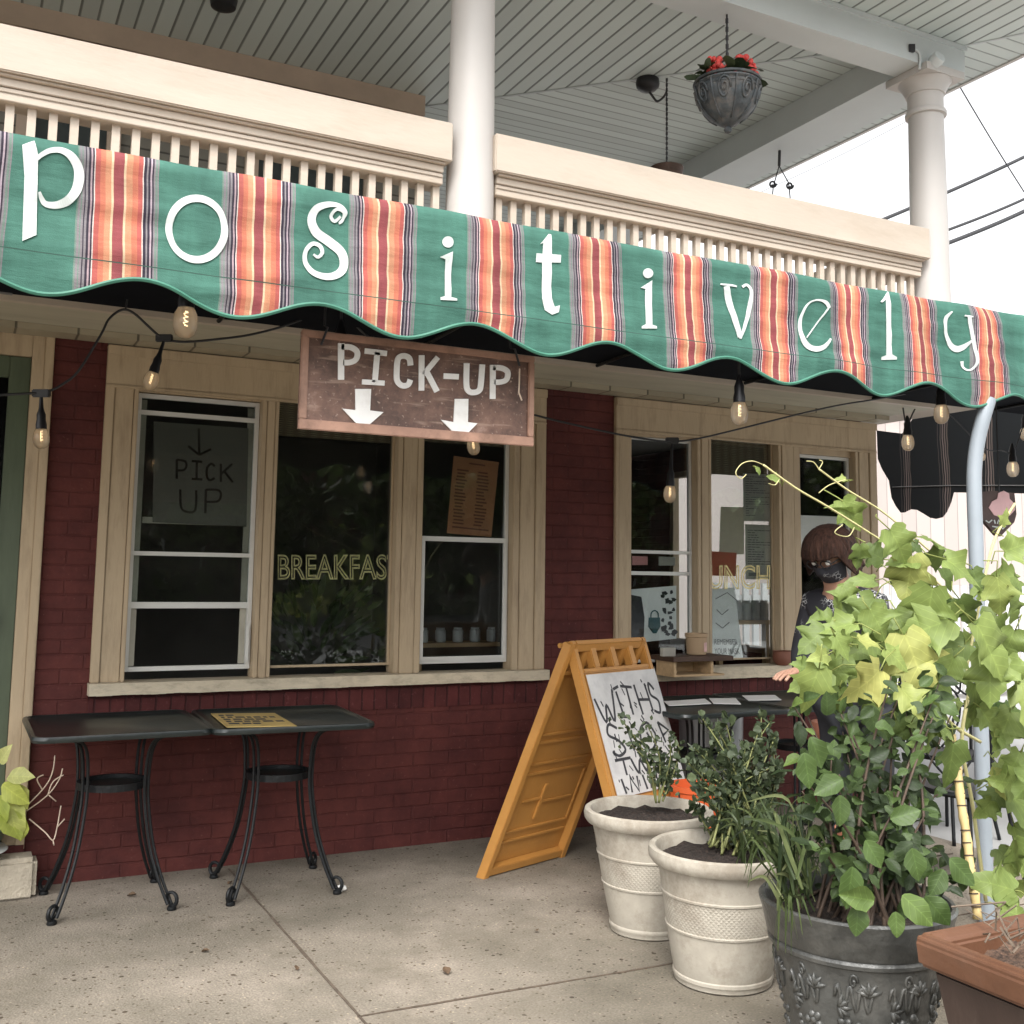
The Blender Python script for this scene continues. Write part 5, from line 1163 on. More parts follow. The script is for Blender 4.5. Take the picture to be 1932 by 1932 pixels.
# ================================================================ LIGHT STRINGS
def make_bulb(parent, top, s=1.0, drop=.0, tilt=(0, 0)):
    """hanging lamp: socket under `top`, glass below"""
    top = Vector(top); d = Vector((tilt[0], tilt[1], -1)).normalized()
    Rm = d.to_track_quat('-Z', 'Y').to_matrix()
    def lathe(prof, n=16):
        mb = MB().lathe([(r_*s, z*s) for r_, z in prof], (0, 0, 0), n); mb.v = [top+Rm @ v for v in mb.v]; return mb
    dz = drop/s
    g = lathe([(.015, -.070-dz), (.021, -.078-dz), (.0285, -.094-dz), (.0310, -.112-dz), (.0300, -.130-dz), (.024, -.146-dz), (.013, -.155-dz), (.001, -.157-dz)][::-1]).build('bulb', M['bulb'], parent, smooth=True)
    sk = lathe([(.0205, -.080-dz), (.021, -.060-dz), (.017, -.040-dz), (.0175, -.020-dz), (.012, -.005-dz), (.009, .008-dz), (.005, .02)])
    sk.build('socket', M['plasticblk'], g, smooth='auto')
    f_ = MB(); f_.tube([top+Rm @ Vector((.006*s*math.sin(i*2.1), .006*s*math.cos(i*2.1), (-.085-.004*i-dz)*s)) for i in range(11)], .0016*s, 5); f_.build('filament', M['filament'], g)
    return g
LA = thing('light_string', 'black festoon cable with amber bulbs looping along the wall and window heads', 'string lights', (2.2, 4.55, 2.2))
pts = [(-40, 748), (20, 744), (62, 742), (78, 740), (95, 737), (118, 725), (148, 700), (190, 632), (204, 604), (222, 588), (237, 584), (254, 592), (276, 612), (298, 632), (312, 640), (350, 645), (410, 640), (470, 632), (530, 617), (580, 600), (640, 590), (700, 640), (800, 710), (900, 755), (1005, 782), (1060, 796), (1160, 818), (1230, 830), (1270, 833), (1320, 827), (1400, 808), (1500, 783), (1580, 765), (1660, 752), (1735, 738)]
AYs = 4.62
P = [onY(x, y, AYs) for x, y in pts]
MB().tube(smooth_path(P, 4), .0055, 6).build('cable', M['wire'], LA, smooth=True)
nb = MB().tube([onY(237, 584, AYs), onY(240, 565, AYs), onY(238, 540, 4.7)], .004, 5); nb.build('hook', M['wire'], LA)
def nodeclip(px, py, Y):
    p = onY(px, py, Y); MB().obox(p, rt*.035, up*.016, fw*.012).build('clip', M['plasticblk'], LA, bevel=.004); return p
for (nx, ny, bx, by, s_) in ((78, 742, 78, 822, 1.0), (310, 638, 285, 714, 1.0), (880, 750, 893, 838, 1.0), (1268, 831, 1264, 928, 1.1)):
    p = nodeclip(nx, ny, AYs); bpt = onY(bx, by, AYs); dv = bpt-p; L = dv.length; dv.normalize()
    drop = max(0, L-.112*s_)
    make_bulb(LA, p-Vector((0, 0, .008)), s_, drop, (dv.x/max(.2, -dv.z), dv.y/max(.2, -dv.z)))
LB = thing('light_string', 'black festoon cable with larger amber bulbs tucked behind the awning valance', 'string lights', (2.5, 3.28, 2.3))
P = [(-.5+.15*i, 3.29, 2.42-.035*math.sin(math.pi*((i*.15) % 1.2)/1.2)) for i in range(49)]
MB().tube(P, .005, 6).build('cable', M['wire'], LB, smooth=True)
for (bx, by, s_, yy) in ((350, 606, 1.18, 3.26), (641, 690, 1.2, 3.46), (1395, 778, 1.12, 3.29), (1776, 780, 1.15, 3.6)):
    bpt = onY(bx, by, yy); top = Vector((bpt.x, yy, bpt.z+.112*s_)); make_bulb(LB, top, s_)
    if yy > 3.5 or True: MB().tube([top, Vector((top.x, yy, max(top.z+.01, 2.50)))], .005, 6).build('drop_wire', M['wire'], LB)
LC = thing('light_string', 'short string of amber bulbs in front of the black awning end panel', 'string lights', (5.2, 4.8, 2.2))
P = [onY(x, y, 4.9) for x, y in ((1700, 740), (1707, 790), (1712, 802), (1722, 780), (1740, 745))]
MB().tube(smooth_path(P, 4), .005, 6).build('cable', M['wire'], LC, smooth=True)
P = [onY(x, y, 4.9) for x, y in ((1740, 745), (1800, 790), (1855, 845), (1890, 850), (1912, 852), (1932, 800), (1960, 740))]
MB().tube(smooth_path(P, 4), .004, 6).build('cable', M['wire'], LC, smooth=True)
for (bx, by, s_) in ((1713, 834, 1.28), (1854, 861, .65), (1911, 884, 1.3), (1934, 818, 1.1)):
    bpt = onY(bx, by, 4.9); make_bulb(LC, bpt+Vector((0, 0, .112*s_)), s_)

# ================================================================ PAPERS AND LETTERING IN THE WINDOWS
GY = FY+.040
def onG(x, y, d=.063): return onY(x, y, FY+d)
M['dimpaper'] = simple('dimmed_paper', (.15, .145, .125), .9, .06, 4)  # low light behind the glass is put into the paper's grey
def px_strokes(mb, strokes, wd, f3, th=Vector((0, -.001, 0))):
    for st in strokes:
        L, Rr = ribbon(st, wd, smooth=len(st) > 4, k=5); add_ribbon(mb, L, Rr, f3, th)
o = sheet('pick_up_paper', 'paper sign', 'paper sign hand lettered PICK UP, dimmed to grey behind the first window', [onG(290, 795), onG(469, 808), onG(465, 994), onG(288, 985)], 'dimpaper', .002)
f4 = lambda cx, cy: onY(cx/3, 640+cy/3, FY+.062)
mb = MB(); px_strokes(mb, [[(1125, 505), (1128, 650)], [(1065, 605), (1128, 655)], [(1195, 622), (1128, 655)],
  [(1000, 680), (1000, 790)], [(1000, 682), (1045, 690), (1055, 715), (1040, 740), (1000, 742)], [(1085, 690), (1145, 694)], [(1114, 692), (1112, 792)], [(1085, 790), (1145, 794)], [(1215, 720), (1195, 705), (1172, 730), (1172, 780), (1190, 798), (1215, 785)], [(1250, 705), (1250, 808)], [(1315, 705), (1252, 762)], [(1270, 748), (1318, 810)],
  [(1020, 850), (1025, 950), (1060, 978), (1105, 965), (1110, 855)], [(1165, 850), (1162, 985)], [(1165, 852), (1235, 855), (1250, 885), (1230, 918), (1165, 920)]], 13, f4)
mb.build('lettering', simple('brown_marker', (.062, .055, .047), .8, .2), o)
q4 = [onG(856, 860), onG(941, 872), onG(927, 1013), onG(843, 1006)]
sheet('menu_poster', 'menu', 'orange-brown menu taped askew inside the third window', q4, 'copper', .002, None, [(.35, .7, .06, .02)]+[(a+rnd(-.02, .02), a+rnd(.16, .26), .16+.043*i, .020) for i in range(17) for a in (.10, .56)]+[(.1, .9, .90, .02)], 'clay')
def outline_text(body, px0, px1, py0, py1, Y, mt, parent, name='lettering', thick=.0035):
    cu = bpy.data.curves.new(name, 'FONT'); cu.body = body; cu.size = 1; cu.fill_mode = 'NONE'; cu.bevel_depth = .026; cu.bevel_resolution = 0; cu.resolution_u = 4
    to = bpy.data.objects.new(name, cu); col.objects.link(to)
    me = bpy.data.meshes.new_from_object(to.evaluated_get(bpy.context.evaluated_depsgraph_get())) if False else None
    bpy.context.view_layer.update(); dg = bpy.context.evaluated_depsgraph_get()
    me = bpy.data.meshes.new_from_object(to.evaluated_get(dg)); bpy.data.objects.remove(to)
    xs_ = [v.co.x for v in me.vertices]; ys_ = [v.co.y for v in me.vertices]; a0, a1, b0, b1 = min(xs_), max(xs_), min(ys_), max(ys_)
    mb = MB(); vs = []
    for v in me.vertices:
        u = (v.co.x-a0)/(a1-a0); t_ = (v.co.y-b0)/(b1-b0); p = onY(px0+(px1-px0)*u, py1+(py0-py1)*t_, Y); vs.append(Vector((p.x, Y+v.co.z*.12, p.z)))
    mb.add(vs, [tuple(p.vertices) for p in me.polygons]); return mb.build(name, mt, parent)
M['goldletter'] = simple('gold_window_paint', (.80, .70, .36), .6, .25, 30)
outline_text('BREAKFAST', 524, 758, 1046, 1094, FY+.10, M['goldletter'], w2)
outline_text('LUNCH', 1318, 1453, 1066, 1112, FY+.0535, M['goldletter'], w5)
GL = 'papers taped inside the lunch window'
M['offwhite'] = simple('offwhite_paper', (.70, .68, .62), .9, .06, 6); M['brightpaper'] = simple('cream_paper', (.90, .84, .72), .9, .04, 5); M['salmonpaper'] = simple('salmon_paper', (.78, .31, .20), .9, .08, 5)
for k_ in ('offwhite', 'brightpaper', 'salmonpaper'):      # thin paper lets daylight through
    n_t = M[k_].node_tree; tl = n_t.nodes.new('ShaderNodeBsdfTranslucent'); mx = n_t.nodes.new('ShaderNodeMixShader'); mx.inputs[0].default_value = .6
    bs_ = n_t.nodes['Principled BSDF']; n_t.links.new(bs_.inputs['Base Color'].links[0].from_socket, tl.inputs[0])
    n_t.links.new(bs_.outputs[0], mx.inputs[1]); n_t.links.new(tl.outputs[0], mx.inputs[2]); n_t.links.new(mx.outputs[0], n_t.nodes['Material Output'].inputs[0])
sheet('notice', 'notice', 'upper of two grey typed notices in the lunch window', [onG(1402, 893), onG(1455, 895), onG(1456, 984), onG(1403, 983)], 'offwhite', .002, GL, rows(.08, .92, .06, .92, 18, .016), 'greyink')
sheet('notice', 'notice', 'lower of two grey typed notices in the lunch window', [onG(1406, 989), onG(1460, 991), onG(1459, 1093), onG(1407, 1093)], 'offwhite', .002, GL, rows(.08, .92, .10, .80, 16, .014)+[(.1, .45, .88, .06)], 'greyink')
sheet('notice', 'notice', 'blank bright cream sheet beside the typed notices', [onG(1360, 956, .075), onG(1404, 957, .075), onG(1404, 1046, .075), onG(1357, 1046, .075)], 'brightpaper', .002, GL)
sheet('notice', 'notice', 'salmon orange sheet below the blank cream one', [onG(1343, 1040, .07), onG(1390, 1043, .07), onG(1388, 1087, .07), onG(1343, 1086, .07)], 'salmonpaper', .002, GL)
o = sheet('reminder_poster', 'poster', 'white poster with two lines of grey capitals at the foot of the lunch window', [onG(1344, 1112), onG(1386, 1108), onG(1402, 1243), onG(1344, 1244)], 'white', .002)
def flat_text(body, q, mt, parent, name='lettering', wscale=1.0):
    """text fitted in the 3d quad q (tl,tr,br,bl), slightly raised towards -y"""
    cu = bpy.data.curves.new(name, 'FONT'); cu.body = body; cu.resolution_u = 3
    to = bpy.data.objects.new(name, cu); col.objects.link(to); bpy.context.view_layer.update()
    me = bpy.data.meshes.new_from_object(to.evaluated_get(bpy.context.evaluated_depsgraph_get())); bpy.data.objects.remove(to)
    xs_ = [v.co.x for v in me.vertices]; ys_ = [v.co.y for v in me.vertices]; a0, a1, b0, b1 = min(xs_), max(xs_), min(ys_), max(ys_)
    tl, tr, br_, bl = map(Vector, q); vs = []
    for v in me.vertices:
        u = (v.co.x-a0)/(a1-a0); t_ = (v.co.y-b0)/(b1-b0); vs.append((bl.lerp(br_, u)).lerp(tl.lerp(tr, u), t_))
    return MB().add(vs, [tuple(p.vertices) for p in me.polygons]).build(name, mt, parent)
flat_text('REMEMBER', [onG(x, y, .061) for x, y in ((1348, 1206), (1390, 1206), (1392, 1216), (1348, 1216))], M['greyink'], o)
flat_text('YOUR MASK', [onG(x, y, .061) for x, y in ((1348, 1223), (1395, 1223), (1396, 1234), (1348, 1234))], M['greyink'], o)
mb = MB(); f5 = lambda cx, cy: onG(cx, cy, .061)
px_strokes(mb, [[(1350, 1130), (1372, 1118), (1392, 1134)], [(1352, 1150), (1362, 1160), (1374, 1150)], [(1350, 1175), (1363, 1185), (1376, 1174)]], 1.6, f5); mb.build('drawing', M['greyink'], o)
# fourth window: poster, and small cards on the meeting rail
o = sheet('splash_poster', 'poster', 'white and black splashed poster with a teal shape low in the fourth window', [onG(1190, 1112, .08), onG(1276, 1105, .08), onG(1276, 1205, .08), onG(1190, 1214, .08)], 'white', .002)
mb = MB(); fS = lambda x, y: onG(x, y, .0785)
add_poly(mb, [(1190, 1122), (1210, 1126), (1216, 1165), (1214, 1214), (1190, 1214)], fS, (0, -.001, 0), 0)
random.seed(41)
for i in range(26):
    x, y = rnd(1250, 1275), rnd(1112, 1200); add_poly(mb, [(x+rnd(2, 7)*math.cos(a), y+rnd(2, 6)*math.sin(a)) for a in (0, 1.2, 2.5, 3.7, 5)], fS, (0, -.001, 0), 0)
mb.build('black_splash', M['ink'], o)
mb = MB(); add_poly(mb, [(1224, 1165), (1245, 1165), (1246, 1182), (1238, 1195), (1232, 1195), (1223, 1182)], lambda x, y: onG(x, y, .077), (0, -.001, 0), 0); L, Rr = ribbon([(1228, 1165), (1229, 1156), (1235, 1152), (1241, 1156), (1242, 1165)], 2.2); add_ribbon(mb, L, Rr, lambda x, y: onG(x, y, .077), (0, -.001, 0)); mb.build('teal_shape', M['teal'], o)
sheet('rail_card', 'card', 'small pink card standing on the rail inside the fourth window', [onG(1193, 1049), onG(1222, 1050), onG(1222, 1066), onG(1193, 1066)], simple('pink_card', (.62, .28, .27), .8, .05), .002, 'cards on the window rail')
sheet('rail_card', 'card', 'small white card standing on the rail inside the fourth window', [onG(1243, 1050), onG(1274, 1051), onG(1274, 1067), onG(1243, 1067)], 'offwhite', .002, 'cards on the window rail')
sheet('window_notice', 'notice', 'large white notice taped high in the sixth window', [onG(1510, 972, .06), onG(1590, 975, .06), onG(1590, 1034, .06), onG(1510, 1034, .06)], 'white', .002)
# indoor shelf with jars seen low in the lunch window and the third window
def shelf(xa, xb, y, z, label, n, jar_h):
    t = thing('indoor_shelf', label, 'shelf', ((xa+xb)/2, y, z-.03)); MB().box((xa, y-.10, z-.025), (xb, y+.12, z)).build('board', M['palewood'], t)
    for xx in (xa+.02, xb-.04): MB().box((xx, y-.02, 0), (xx+.03, y+.02, z-.026)).build('post', M['palewood'], t)
    for i in range(n):
        x = xa+(xb-xa)*(i+.5)/n; j = MB().lathe([(.030, z), (.034, z+.01), (.034, z+jar_h*.8), (.026, z+jar_h*.9), (.028, z+jar_h)], (x, y, 0), 14).build('jar', M['silverpot']); tag(j, label.split(' behind')[0].replace('pine shelf of', 'one of the')+' on the shelf behind the window', 'jar', 'jars on the indoor shelf at x%d' % int(xa)); j['group'] = 'jars on the shelf behind the '+('lunch window' if xa > 4 else 'third window')
shelf(4.45, 4.90, 5.75, 1.13, 'pine shelf of white jars behind the lunch window', 6, .13)
shelf(2.55, 3.15, 6.3, .98, 'pine shelf of small pale jars behind the third window', 5, .09)
ti = thing('indoor_planter', 'leafy houseplant in a white pot standing behind the breakfast window', 'houseplant', (1.85, 6.2, 0))
MB().lathe([(.14, 0), (.17, .02), (.19, .55), (.20, .58)], (1.85, 6.2, 0), 24).build('pot', M['silverpot'], ti, smooth='auto')
lv = Leaves(); random.seed(77)
for i in range(170):
    d = (rv()+Vector((0, 0, .5))).normalized(); p = Vector((1.85, 6.1, .75))+Vector((d.x*.55, d.y*.35, d.z*.75))*rnd(.3, 1); lv.leaf(p, d+Vector((0, 0, -.3)), rv()-fw, rnd(.08, .17), rnd(.2, .9), 'lan', .2, .5, 1.6)
lv.build('foliage', M['herb'], ti, smooth=True)

# things on the right-hand sill
t = thing('wooden_ledge', 'small pale wooden crate shelf with dark slab top on the right window sill', 'crate', (3.55, 5.16, .80))
a = onY(1252, 1275, 5.20); b = onY(1347, 1244, 5.20)
MB().box((a.x, 5.10, a.z), (b.x, 5.29, a.z+.012)).box((a.x, 5.10, a.z+.0125), (a.x+.02, 5.29, b.z)).box((b.x-.10, 5.10, a.z+.0125), (b.x-.08, 5.29, b.z)).box((a.x, 5.27, a.z+.0125), (b.x, 5.29, b.z)).build('crate', M['palewood'], t, bevel=.002)
a2 = onY(1255, 1246, 5.15); b2 = onY(1368, 1230, 5.15); MB().box((a2.x, 5.07, b.z+.002), (b2.x, 5.30, b.z+.030)).build('slab', M['darkwood'], t, bevel=.004)
zc = b.z+.0305
q0 = onY(1312, 1228, 5.2); o = MB().lathe([(.050, 0), (.056, .004), (.062, .10), (.067, .104), (.067, .125), (.060, .125), (.056, .09)], (q0.x, 5.19, zc), 28).build('cardboard_cup', M['cup'], smooth='auto'); tag(o, 'tan cardboard tub with a pink label on the right sill', 'tub')
lb = MB(); lb.add([(q0.x+(.0602+.05*0)*math.cos(R(k)), 5.19+.0602*math.sin(R(k)), zc+z) for z in (.02, .095) for k in range(-80, 1, 10)], [(i, i+1, i+10, i+9) for i in range(8)]); lb.build('label', simple('pink_label', (.66, .42, .40), .7, .2, 30), o)
q0 = onY(1259, 1227, 5.15); o = MB().box((q0.x-.045, 5.13, zc), (q0.x+.045, 5.16, zc+.048)).build('card_box', M['offwhite'], bevel=.002); tag(o, 'small white card box standing on the dark slab', 'box')
q0 = onY(1494, 1244, 5.22); o = MB().lathe([(.035, 0), (.055, .02), (.062, .05), (.058, .085), (.063, .09), (.05, .09)], (q0.x, 5.305, zR), 24).build('clay_pot', M['clay'], smooth='auto'); tag(o, 'squat brown clay pot at the right end of the window sill', 'pot')

# ================================================================ PERSON
random.seed(2)
hc = onY(1566, 1090, 3.62)                    # centre of the head
f_ = Vector((-.94, -.24, 0)).normalized(); rg_ = f_.cross(Vector((0, 0, 1)))   # facing, own right
base = Vector((hc.x, hc.y, 0))-f_*.20
PN = thing('person', 'person with a brown bob, glasses and black patterned mask, looking down in dark clothes', 'person', tuple(base))
def skin(name, verts, edges, mt, parent, lev=2):
    me = bpy.data.meshes.new(name); me.from_pydata([tuple(v[0]) for v in verts], edges, []); o = bpy.data.objects.new(name, me); col.objects.link(o)
    md = o.modifiers.new('s', 'SKIN'); md.use_smooth_shade = True
    o.modifiers.new('d', 'SUBSURF').levels = lev
    for i, v in enumerate(verts):
        r_ = v[1]; sv = me.skin_vertices[0].data[i]; sv.radius = r_ if isinstance(r_, tuple) else (r_, r_); sv.use_root = (i == 0)
    bpy.context.view_layer.update(); m2 = bpy.data.meshes.new_from_object(o.evaluated_get(bpy.context.evaluated_depsgraph_get())); bpy.data.objects.remove(o)
    mb = MB(); mb.add([v.co.copy() for v in m2.vertices], [tuple(p.vertices) for p in m2.polygons]); return mb.build(name, mt, parent, smooth=True)
L3 = lambda x, y, z: base+rg_*x+f_*y+Vector((0, 0, z))     # own right, forward, up
def body_chain(k=1.0, dr=0.0):
    V = [(L3(0, 0, .90), .115+dr), (L3(0, .02, 1.05), .105+dr), (L3(0, .06, 1.20), .12+dr), (L3(0, .10, 1.31), .085+dr), (L3(0, .135, 1.38), .052), (L3(0, .175, 1.44), .062), (L3(0, .20, 1.50), .082), (L3(0, .185, 1.555), .068)]
    E = [(i, i+1) for i in range(7)]
    for s_ in (-1, 1):
        n = len(V); V += [(L3(.15*s_, .09, 1.30), .052+dr), (L3(.20*s_, .12, 1.06), .040+dr), (L3(.13*s_, .24, 1.0), .030+dr), (L3(.10*s_, .31, 1.0), .026), (L3(.09*s_, .35, 1.0), .022)]
        E += [(3, n), (n, n+1), (n+1, n+2), (n+2, n+3), (n+3, n+4)]
        for j, (fx, fl) in enumerate(((-.028, .075), (-.010, .088), (.009, .082), (.026, .066))):
            m_ = len(V); V += [(L3((.10+fx*s_)*s_ if False else .10*s_+fx, .38, 1.0), .009), (L3(.10*s_+fx*1.2, .38+fl*.6, .99), .008), (L3(.10*s_+fx*1.25, .38+fl, .97), .007)]
            E += [(n+4, m_), (m_, m_+1), (m_+1, m_+2)]
        m_ = len(V); V += [(L3(.10*s_-.035*s_, .34, 1.0), .010), (L3(.10*s_-.055*s_, .365, .99), .008)]; E += [(n+3, m_), (m_, m_+1)]
        n = len(V); V += [(L3(.09*s_, 0, .82), .085+dr), (L3(.10*s_, .02, .47), .055+dr), (L3(.10*s_, -.02, .10), .040+dr), (L3(.105*s_, .06, .045), .036), (L3(.11*s_, .14, .035), .030)]
        E += [(0, n), (n, n+1), (n+1, n+2), (n+2, n+3), (n+3, n+4)]
    return V, E
V, E = body_chain(); skin('body', V, E, M['skin'], PN)
def shirtmat():
    mt, nt, b = NM('black_patterned_cloth'); tc = nd(nt, 'ShaderNodeTexCoord'); v = nd(nt, 'ShaderNodeTexVoronoi', Scale=60); v.feature = 'DISTANCE_TO_EDGE'; nt.links.new(tc.outputs['Object'], v.inputs[0])
    r_ = ramp(nt, [(0, (.5, .5, .5)), (.05, (.4, .4, .4)), (.08, (.018, .018, .024))]); nt.links.new(v.outputs['Distance'], r_.inputs[0])
    no = nd(nt, 'ShaderNodeTexNoise', Scale=7); nt.links.new(tc.outputs['Object'], no.inputs[0]); r2 = ramp(nt, [(.5, (0, 0, 0)), (.56, (1, 1, 1))]); nt.links.new(no.outputs[0], r2.inputs[0])
    c_ = mixc(nt, r2.outputs[0], (.018, .018, .024), r_.outputs[0]); nt.links.new(c_, b.inputs['Base Color']); b.inputs['Roughness'].default_value = .85; return mt
M['shirt'] = shirtmat()
V = [(L3(0, 0, .86), .125), (L3(0, .02, 1.05), .125), (L3(0, .06, 1.20), .135), (L3(0, .10, 1.315), .095), (L3(0, .12, 1.355), .066)]; E = [(0, 1), (1, 2), (2, 3), (3, 4)]
for s_ in (-1, 1):
    n = len(V); V += [(L3(.155*s_, .09, 1.30), .066), (L3(.205*s_, .12, 1.06), .055), (L3(.14*s_, .22, 1.0), .045)]; E += [(3, n), (n, n+1), (n+1, n+2)]
skin('shirt', V, E, M['shirt'], PN)
V = [(L3(0, 0, .88), .130)]; E = []
for s_ in (-1, 1):
    n = len(V); V += [(L3(.09*s_, 0, .80), .10), (L3(.10*s_, .02, .47), .072), (L3(.10*s_, -.02, .10), .058)]; E += [(0, n), (n, n+1), (n+1, n+2)]
skin('trousers', V, E, M['dark'], PN)
for s_ in (-1, 1):
    mb = MB(); mb.ball(L3(.108*s_, .05, .045), .05, 10, (1, 1, 1)); mb.v = [Vector(((v-L3(.108*s_, .05, 0)).dot(rg_)*.95*rg_.x, 0, 0)) if False else v for v in mb.v]
    c0 = L3(.108*s_, .05, 0); mb.v = [c0+rg_*((v-c0).dot(rg_))+f_*((v-c0).dot(f_)*2.6)+Vector((0, 0, max(.002, (v-c0).z))) for v in mb.v]
    mb.build('shoe', M['plasticblk'], PN, smooth=True)
# head frame, nodding forwards
nod = R(30); hf = f_*math.cos(nod)-Vector((0, 0, 1))*math.sin(nod); hu = f_*math.sin(nod)+Vector((0, 0, 1))*math.cos(nod)
hcen = L3(0, .20, 1.505)
HL = lambda x, y, z: hcen+rg_*x+hf*y+hu*z
hm = MB(); NA, NT_ = 96, 16
for j in range(NT_+1):
    for k in range(NA):
        a = 2*math.pi*k/NA; fr = math.cos(a)     # 1 at the face
        hem = .040 if fr > .62 else (-.088 if fr < .22 else .040+(.62-fr)/.40*(-.128))
        top = .142; t_ = j/NT_; z = top-(top-hem)*t_
        s_ = math.sqrt(max(0, 1-((max(z, -.01)-.02)/.124)**2)); s_ = max(s_, .0)
        flare = 1+.10*max(0, -z/.115)
        rx, ry = .116*s_*flare, .130*s_*flare
        w_ = 1+.07*noise.noise((math.cos(a)*6, math.sin(a)*6, z*4))+.05*noise.noise((math.cos(a)*17, math.sin(a)*17, z*2))
        hm.v.append(HL(math.sin(a)*rx*w_, fr*ry*w_-.008, z+.006*noise.noise((a*5, 2, 0))*(t_ > .9)))
for j in range(NT_):
    for k in range(NA): hm.f.append((j*NA+k, j*NA+(k+1) % NA, (j+1)*NA+(k+1) % NA, (j+1)*NA+k))
hm.f.append(tuple(range(NA)))
# tucked under hem so the hair has thickness
n0 = len(hm.v)
for k in range(NA): v = hm.v[NT_*NA+k]; hm.v.append(v+(hcen+hu*.03-v)*.28)
for k in range(NA): hm.f.append((NT_*NA+k, NT_*NA+(k+1) % NA, n0+(k+1) % NA, n0+k))
ho = hm.build('hair', M['hair'], PN, smooth=True)
mk = MB(); N1, N2 = 18, 8
for j in range(N2+1):
    for k in range(N1+1):
        a = R(-82+164*k/N1); z = -.005-.092*j/N2; b = .086+.022*math.exp(-((z+.035)/.035)**2)*max(0, math.cos(a))**3
        mk.v.append(HL(.078*math.sin(a)*(1-.25*(j/N2)**2), (b*math.cos(a))*(1-.22*(j/N2)**2), z))
for j in range(N2):
    for k in range(N1): mk.f.append((j*(N1+1)+k, j*(N1+1)+k+1, (j+1)*(N1+1)+k+1, (j+1)*(N1+1)+k))
mk.build('face_mask', M['shirt'], PN, smooth=True)
gl_ = MB()
for s_ in (-1, 1):
    gl_.tube([HL(.034*s_+.026*math.cos(t_), .098-.006*abs(math.cos(t_)), .010+.019*math.sin(t_)) for t_ in [i*math.pi/8 for i in range(17)]], .003, 6); gl_.tube([HL(.060*s_, .090, .014), HL(.084*s_, .03, .014), HL(.086*s_, -.02, .008)], .0028, 6)
gl_.tube([HL(-.008, .10, .012), HL(.008, .10, .012)], .003, 6); gl_.build('glasses', M['plasticblk'], PN, smooth=True)
for s_ in (-1, 1): MB().ball(HL(.034*s_, .074, .010), .012, 8).build('eye', M['white'], PN, smooth=True)

# ================================================================ HANGING THINGS ON THE PORCH
HB = onZ(1368, 30, 4.90); HBX = Vector((HB.x, 5.08, 0))
t = thing('hanging_basket', 'dark openwork hanging basket of red flowers under the porch beam', 'hanging basket', (HBX.x, HBX.y, 4.1))
zr = onY(1370, 163, 5.08).z; zt_ = onY(1368, 250, 5.08).z; rad = .200; dz = zr-zt_
bo = MB().lathe([(.002, 0), (.018, .005), (.026, .02), (.018, .035), (.045, .05), (.115, .10), (.160, .155), (.187, .215), (rad*.99, .27), (rad, dz*.86), (rad*.97, dz*.93), (rad*1.03, dz*.97), (rad*1.03, dz), (rad*.96, dz+.006), (rad*.9, dz-.02)], (HBX.x, HBX.y, zt_), 40).build('bowl', M['basket'], t, smooth='auto')
rl = MB(); random.seed(8)
def onb(a, h): 
    pr_ = [(.045, .05), (.115, .10), (.160, .155), (.187, .215), (rad*.99, .27), (rad, dz*.86)]
    for (r1, h1), (r2, h2) in zip(pr_, pr_[1:]):
        if h <= h2: r_ = r1+(r2-r1)*max(0, (h-h1)/(h2-h1)); break
    else: r_ = rad
    return Vector((HBX.x+(r_+.003)*math.cos(a), HBX.y+(r_+.003)*math.sin(a), zt_+h))
for i in range(8):
    a0 = i*math.pi/4
    rl.tube([onb(a0+.22*math.cos(t_*.5)*(1-t_/26), .215+.075*math.sin(t_*.5)*(1-t_/26)) for t_ in range(25)], .007, 6)
    rl.tube([onb(a0+.39, .07+.02*k) for k in range(12)], .006, 6)
rl.tube([onb(2*math.pi*k/36, .315) for k in range(37)], .010, 6)
rl.build('scrollwork', M['basket'], bo, smooth=True)
for k in range(3):
    a = .6+k*2.09; p = Vector((HBX.x+rad*math.cos(a), HBX.y+rad*math.sin(a), zr)); q_ = Vector((HBX.x, HBX.y, 4.62)); ch = MB()
    for i in range(22):
        u = p.lerp(q_, i/22); v = p.lerp(q_, (i+1.25)/22); ch.tube([u, v], .0045 if i % 2 else .0075, 5)
    ch.build('chain', M['wire'], t)
ch = MB()
for i in range(10): u = 4.62+.028*i; ch.tube([(HBX.x, HBX.y, u), (HBX.x, HBX.y, u+.03)], .006 if i % 2 else .010, 6)
ch.build('hook', M['wire'], t)
t2 = thing('geranium', 'red geranium with grey-green leaves growing in the porch hanging basket', 'plant', (HBX.x, HBX.y, zr))
lv = Leaves(); fl = MB(); random.seed(18)
for i in range(60):
    a = rnd(0, 6.28); r_ = rnd(.02, .19); p = Vector((HBX.x+r_*math.cos(a), HBX.y+r_*math.sin(a), zr+rnd(0, .09))); lv.leaf(p, Vector((math.cos(a), math.sin(a), rnd(-.3, .6))), Vector((0, 0, 1))+rv(.6), rnd(.06, .10), rnd(.0, .8), 'ov', .2, .4, 1.3)
lv.build('foliage', M['herb'], t2, smooth=True)
for (px, py, n) in ((1345, 122, 9), (1352, 130, 6), (1362, 138, 8), (1368, 143, 7), (1395, 120, 12), (1408, 126, 12), (1382, 128, 4), (1416, 132, 7)):
    c0 = onY(px, py, 5.05)
    for i in range(n+6): fl.ball(c0+rv(.036), rnd(.010, .022), 5)
for (px, py) in ((1350, 126), (1366, 140), (1402, 124)): fl.tube([onY(px, py, 5.06), Vector((HBX.x, HBX.y, zr+.01))], .003, 5)
fl.build('red_flowers', M['red'], t2, smooth=True)
t = thing('ceiling_bracket', 'dark ceiling plate with a looped cord and long hanging chain on the porch', 'ceiling fixture', (4.44, 6.46, 5.0))
pl_ = onZ(1222, 157, 5.10); hk = onZ(1258, 155, 5.10)
